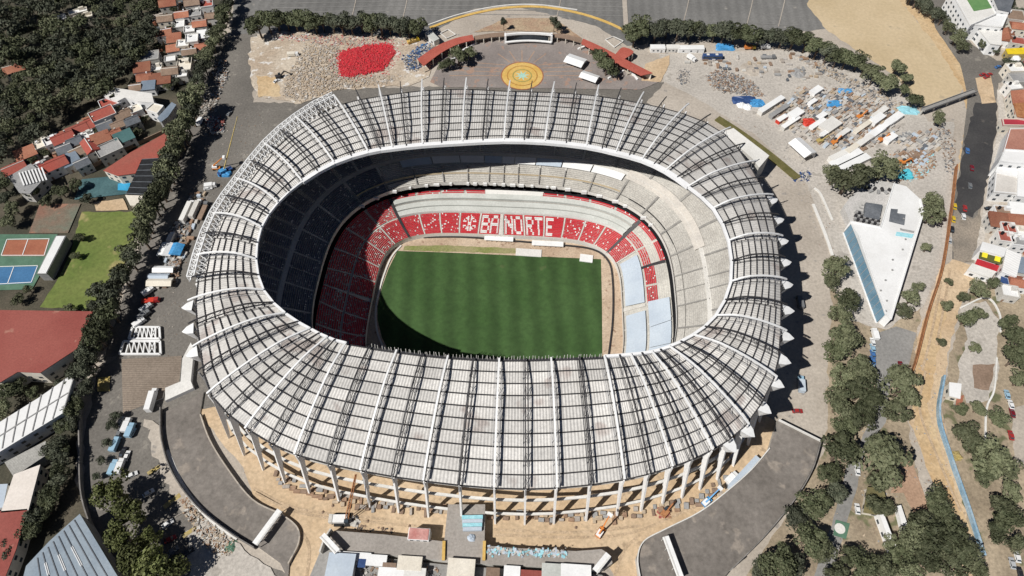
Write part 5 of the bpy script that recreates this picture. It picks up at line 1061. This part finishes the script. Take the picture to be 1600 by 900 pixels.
rubble('cable_coil', 'tangle of dark cable lying on the dirt behind the crane', 'cable', [(520,822),(600,829),(620,832),(580,827)], 70, .8, [M_dark, M_brown], .2)
t = thing('site_cabin', 'red and white site cabin on the concourse edge', 'cabin', G(655, 836, 5.0)*np.array([1, 1, 0]), -.06); MB().box((0, 0, 3.3), (8, 4.4, 6.4)).build('shell', M_white, t); MB().box((0, 0, 6.6), (7.4, 4.0, .3)).build('roof', mat('faded red roof', (.42,.16,.14), (.55,.3,.27), .2, .15), t)
for k in range(3): MB().box((-2.5+k*2.5, -2.25, 5.6), (1.2, .1, 1.0)).build('window', M_glass, t)
for k in range(4):
    q = G(738, 808+k*6, 5.6); tag(MB().box((q[0], q[1], 5.1), (8-k*.3, 1.5, 1.2), .02).build('board_stack', M_cyan if k % 2 == 0 else M_sheet), f'{nth(k)} stack of pale blue boards from the stadium on the bridge', 'board stack', 'board stacks on the bridge')
mound(737, 840, 1.6, 1.0, M_sheet, 'small pale covered pile in the middle of the bridge', 'covered_pile', 'pile', z=4.5)
# sheds on the lower terrace
for i, (x, y, w, d, h, m, lb) in enumerate([(531,889,10,11,4.5,M_sheet,'pale blue roofed shed at the corner of the lower terrace'),(552,869,13,3,3,M_white,'white kiosk roof along the terrace wall nearest the crane end'),(581,875,11,4,3,M_white,'white kiosk roof along the terrace wall left of centre'),(565,880,3,3,3,M_navy,'small navy booth among the terrace kiosks'),(608,886,5,3,3,M_brown,'brown roofed kiosk on the lower terrace'),(640,880,9,5,3.2,M_cream,'cream roofed kiosk with cross roof on the lower terrace'),(612,896,10,4,3,M_white,'long white kiosk at the lower edge of the terrace'),(648,896,8,4,3,M_concl,'pale kiosk at the lower edge below the cream one'),(720,893,10,9,4,M_cream,'cream flat roof at the foot of the bridge'),(800,893,6,4,3,M_white,'small white kiosk beyond the foot of the bridge'),(868,892,10,5,3.5,M_box,'pale green roofed kiosk on the right of the terrace'),(900,893,11,5,3.5,M_white,'white kiosk at the right end of the terrace'),(770,896,5,4,3,M_brown,'brown roofed stall beside the bridge foot'),(835,898,14,3,2.6,M_maroon,'long dark red stall roof at the lower edge')]):
    h += i*.037; q = G(x, y, 2.5+h); t = thing('kiosk', lb, 'kiosk', (q[0], q[1], 2.5), -.06, 'kiosks on the lower terrace'); MB().box((0, 0, h/2), (w-.4, d-.4, h-.2)).build('wall', M_concl, t); MB().box((0, 0, h), (w, d, .3)).build('roof', m, t)
    for k in range(max(1, int(w/3))): MB().box((-w/2+w*(k+.5)/max(1, int(w/3)), -d/2+.16, h*.55), (1.4, .12, h*.45)).build('counter', M_glass, t)
rubble('terrace_clutter', 'mixed crates and stores between the terrace kiosks', 'stores', [(545,872),(690,888),(690,905),(545,905)], 160, 1.0, [M_white, M_rust, M_brown, M_grey, M_concl], .2, 2.5)
rubble('terrace_clutter', 'dark red and pale stores on the right of the terrace', 'stores', [(765,892),(930,900),(930,910),(765,910)], 120, 1.0, [M_white, M_maroon, M_brown, M_grey], .2, 2.5)
rubble('board_litter', 'pale blue and white boards along the concourse edge', 'boards', [(762,858),(885,862),(885,868),(762,864)], 170, 1.1, [M_cyan, M_white, M_sheet], .2, 4.5)
boom_lift(938, 832, 952, 806, 12, M_machy, 'orange boom lift on the dirt beside the stadium columns'); excavator(1040, 800, .8, M_rust, 'rust red excavator on the dirt beside the right columns', 5)
rubble('rebar_bundle', 'red orange scaffold bundle on the dirt by the columns', 'scaffold', [(1028,796),(1048,794),(1048,808),(1030,810)], 60, 1.0, [M_machr, M_machy], .5)
boom_lift(1104, 784, 1124, 764, 6, M_blue, 'blue boom lift between the columns and the ramp'); truck(1143, 746, .7, 6, 'white', 'white van between the columns and the right ramp', W_, 2.6, 'van', cat='van')
t = container(1166, 740, ang(1150, 760, 1185, 722), 18, M_sheet, 'long pale blue roofed site cabin beside the right ramp', 3.2, 4)
rubble('yard_stores', 'yellow and pale stores by the right ramp wall', 'stores', [(1118,776),(1160,745),(1165,752),(1128,786)], 90, 1.0, [M_yel, M_concl, M_pave], .3)
for i, (x, y) in enumerate([(640,822),(575,814),(520,790),(505,800),(598,826),(612,827),(900,824),(860,818),(560,790)]): mound(x, y, .9, .8, M_brown, f'{nth(i)} small earth heap on the dirt apron', 'earth_heap', 'earth')
for i in range(7):
    car(1112+i*7.5+random.uniform(-1, 1), 892-i*3.2, .6, random.choice(['white', 'white', 'silver', 'black']), f'{nth(i)} car from the lower edge parked along the outside of the right ramp', 'cars outside the right ramp')
for i in range(5): car(1172+i*8, 850-i*9, .85, ['black', 'white', 'white', 'dark red', 'white'][i], f'{nth(i)} car upwards in the line beside the ramp and dark trees', 'cars by the ramp trees')
# right of the stadium
car(1246, 642, 0, 'red', 'bright red car in the shade of the stadium'); truck(1252, 600, 1.4, 8, 'pale blue', 'pale blue truck parked under the stadium brackets', M_sheet, 3.0)
truck(1250, 472, 1.5, 7, 'grey', 'dark blue grey truck in the shadow under the brackets', CP['grey'], 2.8)
for i in range(5): car(1364, 534+i*9.5, 1.5, ['white', 'pale blue', 'blue', 'blue', 'pale blue'][i], f'{nth(i)} car downwards in the short row beside the forecourt', 'cars by the forecourt')
car(1408, 571, 1.5, 'dark red', 'dark red car alone on the forecourt by the hoarding'); truck(1367, 522, 1.5, 6, 'white', 'white van at the head of the forecourt row', W_, 2.5, 'van', cat='van')
for i, (x, y, c_) in enumerate(sorted([(1340,735,'white'),(1340,795,'white'),(1580,632,'white'),(1582,645,'dark red'),(1574,616,'pale blue'),(1580,680,'red'),(1590,870,'white'),(1582,880,'silver'),(1594,895,'black')], key=lambda p: p[1])): car(x, y, 1.4, c_, f'{c_} car, {nth(i)} downwards among those scattered through the park', 'cars in the park')
for i, (x, y) in enumerate([(1508,325),(1506,338),(1492,322),(1490,342),(1488,358),(1484,375),(1519,262),(1516,290),(1512,235)]): car(x, y, 1.25, ['red', 'white', 'yellow', 'yellow', 'black', 'silver', 'dark red', 'grey', 'blue'][i], f'{["red","white","yellow","yellow","black","silver","dark red","grey","blue"][i]} car, {nth(i)} among those along the black avenue', 'cars on the avenue')
for i, (x, y) in enumerate([(1545,325),(1552,328),(1600,338),(1566,272),(1584,272)]): car(x, y, .2, ['black', 'black', 'white', 'grey', 'black'][i], f'{nth(i)} parked car of the side street behind the depot', 'cars by the depot')
for i, (x, y) in enumerate([(1542,120),(1546,116),(1560,104),(1536,116)]): car(x, y, .4, ['red', 'red', 'blue', 'red'][i], f'{nth(i)} car from the top at the avenue crossing', 'cars at the crossing')
# low park buildings and gates
poly_building('gatehouse', 'long thin white roofed gatehouse among the grove trees', 'building', [(1374,802),(1380,800),(1402,858),(1396,862)], 5, M_whiter, M_white)
poly_building('gatehouse', 'yellow edged garden pavilion above the thin white gatehouse', 'building', [(1356,762),(1380,764),(1390,802),(1384,806),(1350,800)], 3, mat('sedum roof', (.12,.11,.05), (.2,.17,.08), .2, .2), M_cream)
poly_building('gatehouse', 'white slatted pergola beside the brown brick walk', 'pergola', [(1402,792),(1408,790),(1420,826),(1412,830)], 3, M_whiter, M_white, win=False)
q = G(1312, 826, .4); deck('green_court', [(1306,812),(1328,818),(1322,842),(1302,836)], .4, M_green, M_green); tag(MB().cyl((q[0], q[1], .4), 2.0, .3, 18).build('round_platform', M_concl), 'pale round platform on the small green court', 'platform')
for i, (x, y, rz, lb) in enumerate([(1330,804,-.5,'at the upper edge of the green court'),(1306,850,-.5,'at the lower edge of the green court'),(1336,734,-.4,'across the lane near the round dark tree'),(1348,692,-.3,'across the lane under the broad olive trees')]):
    q = G(x, y, 0); t = thing('road_hump', f'orange and white striped road hump {lb}', 'road hump', q, rz)
    for k in range(9): MB().box((-5.2+k*1.3, 0, .06), (.95, 2.6, .1)).build('stripe', M_machy if k % 2 else M_white, t)
for i, (px, h, m, lb) in enumerate([([(1484,598),(1502,600),(1500,622),(1484,618)], 4, M_whiter, 'white hut beside the blue hoarding in the park'), ([(1496,620),(1506,618),(1502,634),(1494,632)], 3, M_terra, 'small orange roofed hut under the white one in the park')]): poly_building('park_hut', lb, 'hut', px, h, m, M_cream)
mound(1492, 712, 3, 1.2, M_yel, 'yellow green tarpaulin beside the blue hoarding'); mound(1526, 702, 3.5, 1.0, M_leafg, 'bright green shrub bed among the park trees', 'shrub_bed', 'shrubs', .5, .5)
for px, lb in (([(1500,482),(1540,466),(1560,490),(1562,520)], 'pale curved wall round the upper sand court'), ([(1556,560),(1552,610),(1540,640),(1538,700)], 'thin pale path wall beside the sand court')): wall('park_wall', px, .9, .7, M_concl, lb)
# ---------------------------------------------------------------- the debris yard and the works yard
rubble('debris_field', 'pale broken concrete and wreckage spread over the debris yard', 'debris', [(480,68),(530,72),(532,122),(640,118),(600,132),(520,142),(470,160),(440,150),(455,110)], 1700, 1.0, [M_concl, M_pave, M_white, M_pave, M_cream, M_cream, mat('dusty tan scrap', (.36,.29,.22), (.44,.37,.29), .2, .3)], .7)
rubble('debris_field', 'scattered pink and grey wreckage under the clipped tree row', 'debris', [(420,52),(620,60),(650,66),(620,72),(520,72),(430,62)], 500, .9, [M_pave, M_seatp, M_grey, M_machr], .4)
rubble('seat_heap', 'great heap of bright red torn out seats in the debris yard', 'seats', [(531,82),(570,74),(612,68),(617,84),(598,111),(566,117),(534,122),(529,104)], 5200, .62, [mat('dusty red seat', (.50,.06,.065), (.42,.05,.06), .1, .3, rough=.6), mat('bright red seat', (.62,.05,.055), (.50,.05,.06), .1, .25, rough=.6), M_seatr], 1.3, flat=.7, ragged=.9)
rubble('seat_litter', 'loose red seats and dust around the great red heap', 'seats', [(520,84),(545,70),(614,62),(630,84),(606,118),(560,128),(522,128),(512,104)], 900, .8, [mat('dusty red seat', (.5,.06,.06)), M_seatp, M_concl, M_pave, M_brown], .5)
rubble('scrap_heap', 'blue and white scrap heap at the foot of the left arcade', 'scrap', [(630,92),(648,80),(668,66),(682,72),(664,94),(652,112),(636,110)], 520, 1.1, [M_blue, M_white, M_navy, M_slate, M_concl], 1.5)
excavator(436, 120, .4, M_dark, 'dark excavator on the orange earth of the debris yard', 6); truck(458, 85, .1, 7, 'white', 'pale dump truck on the debris yard', M_cream, 2.4)
poly_building('shed', 'pale green roofed shed at the end of the clipped tree row', 'shed', [(664,52),(672,46),(686,60),(678,64)], 4, M_box, M_concl)
car(432, 126, .9, 'white', 'white pickup beside the dark excavator'); truck(646, 64, .5, 8, 'yellow', 'ochre truck beside the end of the clipped tree row', M_gold, 2.2)
for i, (x, y, L, m, lb) in enumerate([(1028,73,9,M_white,'first'),(1052,73,8,M_concl,'second'),(1080,74,16,M_white,'third')]): container(x, y, 0, L, m, f'{lb} white site cabin from the plaza under the dark tree row', 3, 4, 'white cabins under the tree row')
mound(1133, 73, 4.6, 1.6, M_blue, 'rounded blue tarpaulin under the tree row', sx=1.3); truck(1113, 89, 0, 12, 'white', 'dark blue coach parked below the tree row', M_navy, 3.4, 'coach', cat='bus'); truck(1081, 91, -.9, 6.5, 'white', 'white van parked askew beside the dark blue coach', W_, 2.6, 'van', cat='van')
truck(1172, 74, 0, 7, 'yellow', 'orange dump truck below the tree row', M_machy, 2.4); truck(1196, 73, 0, 6, 'white', 'white mixer truck below the tree row', W_, 2.6); truck(1200, 90, 0, 9, 'grey', 'long grey flatbed at the upper side of the works yard', M_grey, 1.4)
rubble('scrap_heap', 'mixed scrap and timber heap in the middle of the works yard', 'scrap', [(1100,118),(1130,108),(1175,130),(1195,150),(1165,150),(1120,142)], 700, 1.1, [M_white, M_brown, M_rust, M_grey, M_concl, M_slate], .9)
rubble('scrap_heap', 'pale scrap pieces near the approach walk of the works yard', 'scrap', [(1056,108),(1078,112),(1076,134),(1060,130)], 120, .9, [M_concl, M_slate, M_white], .4)
mound(1183, 161, 4.6, 1.6, M_blue, 'vivid blue tarpaulin beside the navy one in the works yard'); mound(1162, 156, 5, 1.4, M_navy, 'navy tarpaulin pile beside the vivid blue one', sx=1.5); mound(1158, 163, 3, 1.5, M_white, 'white covered pile under the navy tarpaulin', 'covered_pile', 'pile'); mound(1168, 166, 3, 1.6, M_white, 'second white covered pile below the vivid blue tarpaulin', 'covered_pile', 'pile'); mound(1303, 162, 3.6, 1.2, M_blue, 'lower blue tarpaulin in the middle of the works yard', sx=1.3); mound(1321, 142, 3.4, 1.2, M_blue, 'upper blue tarpaulin in the middle of the works yard', sx=1.3)
mound(1265, 191, 4.0, 2.0, M_machr, 'red tarpaulin heap among the yard cabins'); mound(1247, 113, 5, 1.4, M_grey, 'grey green spoil heap on the pale yard', 'spoil_heap', 'spoil'); mound(1178, 108, 7, .8, M_pave, 'dark crescent of spoil on the pale yard', 'spoil_heap', 'spoil', 1.4); mound(1413, 272, 5, 1.8, mat('turquoise tarp', (.10,.55,.66), None, .2, .1), 'turquoise tarpaulin behind the angular white building')
mound(1420, 172, 5, 1.4, mat('pale turquoise', (.3,.6,.68), None, .2, .1), 'pale turquoise tarpaulin at the end of the footbridge', sx=1.2)
yr = ang(1340, 235, 1405, 188); cw = [M_white, M_concl, M_conc, M_cream, M_grey, M_sheet]
for i, (x, y, L, w, h, m, lb) in enumerate([(1206,162,20,3.2,3,M_concl,'long pale cabin at the head of the yard'),(1218,172,15,2.6,2.6,M_grey,'grey cabin below the long pale one'),(1222,184,7,2.6,2.6,M_machr,'red container in the upper cabin rows'),(1244,176,9,5,3,M_white,'wide white cabin right of the red container'),(1236,190,14,2.6,2.6,M_conc,'low concrete coloured cabin behind the red tarpaulin'),(1284,180,7,3,2.8,M_slate,'slate cabin right of the red tarpaulin'),(1278,192,12,2.6,2.6,M_white,'white cabin below the slate one'),(1298,194,12,7,3,M_concl,'wide pale green roofed cabin in mid yard'),(1292,205,9,2.6,2.6,M_white,'white cabin in the row above the excavators'),(1318,207,10,2.6,2.8,M_concl,'pale cabin above the orange excavator'),(1350,196,16,2.6,2.6,M_cream,'long cream container in the diagonal line'),(1372,184,10,4,2.8,M_white,'white wide cabin in the diagonal line'),(1398,184,13,4,3,M_white,'white cabin at the upper end of the long diagonal'),(1385,194,12,3,3,M_conc,'grey cabin second in the long diagonal'),(1368,206,14,4,3,M_white,'bright white cabin third in the long diagonal'),(1352,218,12,3,3,M_concl,'pale cabin fourth in the long diagonal'),(1336,228,14,3,3,M_cream,'cream cabin at the lower end of the long diagonal'),(1318,238,19,3,3,M_concl,'first long pale shed above the olive trees'),(1322,246,22,4,3,M_conc,'second long grey shed above the olive trees'),(1334,254,22,4,3,M_concl,'third long pale shed above the olive trees'),(1376,174,12,3,2.8,M_concl,'pale cabin near the loose yard trees'),(1392,214,8,4,2.8,M_white,'white cabin right of the bright diagonal'),(1276,140,8,4,2.8,M_white,'white cabin on the upper yard beside timber'),(1270,158,6,2.5,2.6,M_white,'small white cabin on the upper yard')]):
    container(x, y, yr+(0 if i < 17 or i > 19 else -.15), L, m, lb, h, w, 'cabins of the works yard')
t = tent(1254, 230, 13, 9, ang(1240, 220, 1262, 240), 5, 'big white half round tent on the ring road side of the yard'); 
for i, (x, y) in enumerate([(1262,222),(1246,224)]): pass
for i, (x, y, rz, m, lb) in enumerate([(1344,182,.5,M_machy,'orange excavator in mid yard between cabins'),(1304,222,.6,M_machy,'orange excavator near the pale tent'),(1282,220,.3,M_yel,'yellow excavator below the cabin rows'),(1378,218,.4,M_machy,'orange excavator beside the white diagonal cabins'),(1410,254,.1,M_machy,'orange excavator beside the brown timber stacks')]): excavator(x, y, rz, m, lb, 5)
rubble('timber_stack', 'brown stacked timber behind the angular white building', 'timber', [(1405,244),(1440,234),(1442,246),(1410,252)], 260, 1.4, [M_brown, M_rust, M_brown], 1.0)
rubble('pipe_stack', 'grey stacked pipes right of the diagonal cabins', 'pipes', [(1400,214),(1422,208),(1426,216),(1404,224)], 160, 1.3, [M_grey, M_slate, M_conc], .8)
rubble('yard_stores', 'dense mixed stores between the cabins of the works yard', 'stores', [(1245,135),(1340,140),(1400,170),(1395,215),(1340,235),(1290,225),(1240,195)], 1500, 1.0, [M_white, M_brown, M_rust, M_grey, M_concl, M_slate, M_cream, M_machy], .2)
rubble('yard_stores', 'pale crates and wreckage along the edge under the loose trees', 'stores', [(1250,84),(1300,108),(1350,132),(1400,155),(1420,165),(1400,172),(1340,145),(1280,112),(1246,92)], 520, 1.2, [M_concl, M_white, M_slate, M_pave, M_cream], .6)
rubble('yard_stores', 'coloured stores around the turquoise tarpaulin', 'stores', [(1396,240),(1460,240),(1462,262),(1440,280),(1400,284)], 420, 1.0, [M_rust, M_machy, M_concl, M_brown, M_cyan], .4)
rubble('yard_stores', 'litter and stores along the yard edge by the black avenue', 'stores', [(1462,190),(1490,210),(1492,270),(1478,270),(1470,225)], 180, 1.0, [M_concl, M_slate, M_brown], .3)
rubble('yard_stores', 'machinery parts by the corner of the ring road', 'stores', [(1238,272),(1266,268),(1264,284),(1240,284)], 60, 1.1, [M_white, M_slate, M_navy], .4)
rubble('road_litter', 'small litter spread on the sunny ring road', 'litter', [(1130,150),(1250,240),(1300,330),(1310,420),(1290,420),(1262,330),(1180,230)], 160, .6, [M_white, M_brown, M_grey, M_concl], .0)
rubble('park_litter', 'small stones and litter in the dry park', 'litter', [(1310,700),(1440,560),(1480,560),(1560,900),(1300,900)], 420, .6, [M_concl, M_brown, M_grey, M_cream], .0)
rubble('asphalt_litter', 'small litter on the service road asphalt', 'litter', [(330,210),(410,170),(420,250),(300,440),(250,640),(180,640),(240,440)], 380, .5, [M_concl, M_brown, M_grey], .0)
rubble('apron_litter', 'small stones and boards on the dirt apron', 'litter', [(380,740),(450,790),(700,835),(940,850),(1180,720),(1200,740),(1000,840),(700,845),(420,800)], 300, .5, [M_brown, M_conc, M_rust], .0)
# white platform beside the upper right of the roof
deck('white_ramp', [(1128,206),(1146,200),(1202,243),(1186,262),(1176,248)], 14, M_concl, M_conc)

YC = [M_white, M_concl, M_grey, M_slate, M_cream, M_brown, M_conc, M_sheet, M_rust, M_concl, M_white]
stacks('material_stacks', 'rows of small pallets and crates filling the works yard', 'stores', [(1205,168),(1260,140),(1340,142),(1405,172),(1402,205),(1350,236),(1290,232),(1230,205)], 330, yr, YC)
stacks('material_stacks', 'small crates and cars near the corner of the yard and the tree row', 'stores', [(1050,96),(1240,84),(1300,112),(1250,130),(1110,106)], 60, 0, YC)
stacks('material_stacks', 'pallets beside the brown timber behind the olive trees', 'stores', [(1392,218),(1460,200),(1470,240),(1440,268),(1396,246)], 70, yr, YC)
stacks('material_stacks', 'crates and gear along the marquees of the service road', 'stores', [(300,300),(325,300),(290,400),(262,452),(240,452),(258,400)], 70, road_l, YC)
stacks('material_stacks', 'formwork and crates on the dirt between the stadium columns', 'stores', [(430,738),(520,772),(700,794),(700,806),(560,796),(440,762)], 60, 0, [M_brown, M_rust, M_concl, M_grey, M_cream], s1=3)
stacks('material_stacks', 'formwork and crates on the dirt under the right columns', 'stores', [(765,800),(960,802),(1080,780),(1150,735),(1160,742),(1090,792),(960,816),(765,812)], 70, 0, [M_brown, M_rust, M_concl, M_grey, M_cream], s1=3)
stacks('roof_clutter', 'sheds and lean-to roofs packed between the upper houses', 'sheds', [(250,-4),(334,-4),(325,60),(306,86),(250,84),(240,60)], 70, .2, [M_terra, M_concl, M_grey, M_brown, M_slate, M_white], s0=2.2, s1=4.5, hmax=6.5)
stacks('roof_clutter', 'sheds and lean-to roofs packed through the red roofed terrace', 'sheds', [(30,262),(60,228),(150,182),(215,160),(240,176),(215,205),(150,238),(80,268)], 120, rl, [M_terra, M_concl, M_grey, M_brown, M_slate, M_white, M_terra], s0=2.2, s1=4.5, hmax=6.5)
stacks('roof_clutter', 'sheds and tanks between the town buildings by the avenue', 'sheds', [(1572,20),(1605,20),(1605,440),(1560,440),(1545,380),(1572,300),(1582,200)], 110, -.1, [M_terra, M_concl, M_grey, M_brown, M_slate, M_white, M_maroon], s0=2, s1=4.5, hmax=5)
# tyre ruts in the loose earth
M_rut = mat('tyre rut', (.42,.31,.20), (.49,.37,.25), .2, .3)
for k, px in enumerate([[(400,770),(470,802),(600,818),(690,826)], [(396,764),(468,796),(602,812)], [(770,836),(900,840),(990,832),(1090,790)], [(772,828),(902,832),(1000,822)], [(960,900),(975,860),(1000,836)], [(480,900),(482,850),(450,806)], [(1445,580),(1436,640),(1462,710),(1500,800)], [(1470,440),(1455,520),(1440,580)], [(1484,420),(1474,480),(1462,540)]]):
    kerbline('tyre_rut', px, 1.1, .02, M_rut, z=.45)
for k in range(14): kerbline('parking_line', [(232+k*3.2, 672+k*10.5), (248+k*3.4, 668+k*10)], .2, .02, M_pave, z=.43)
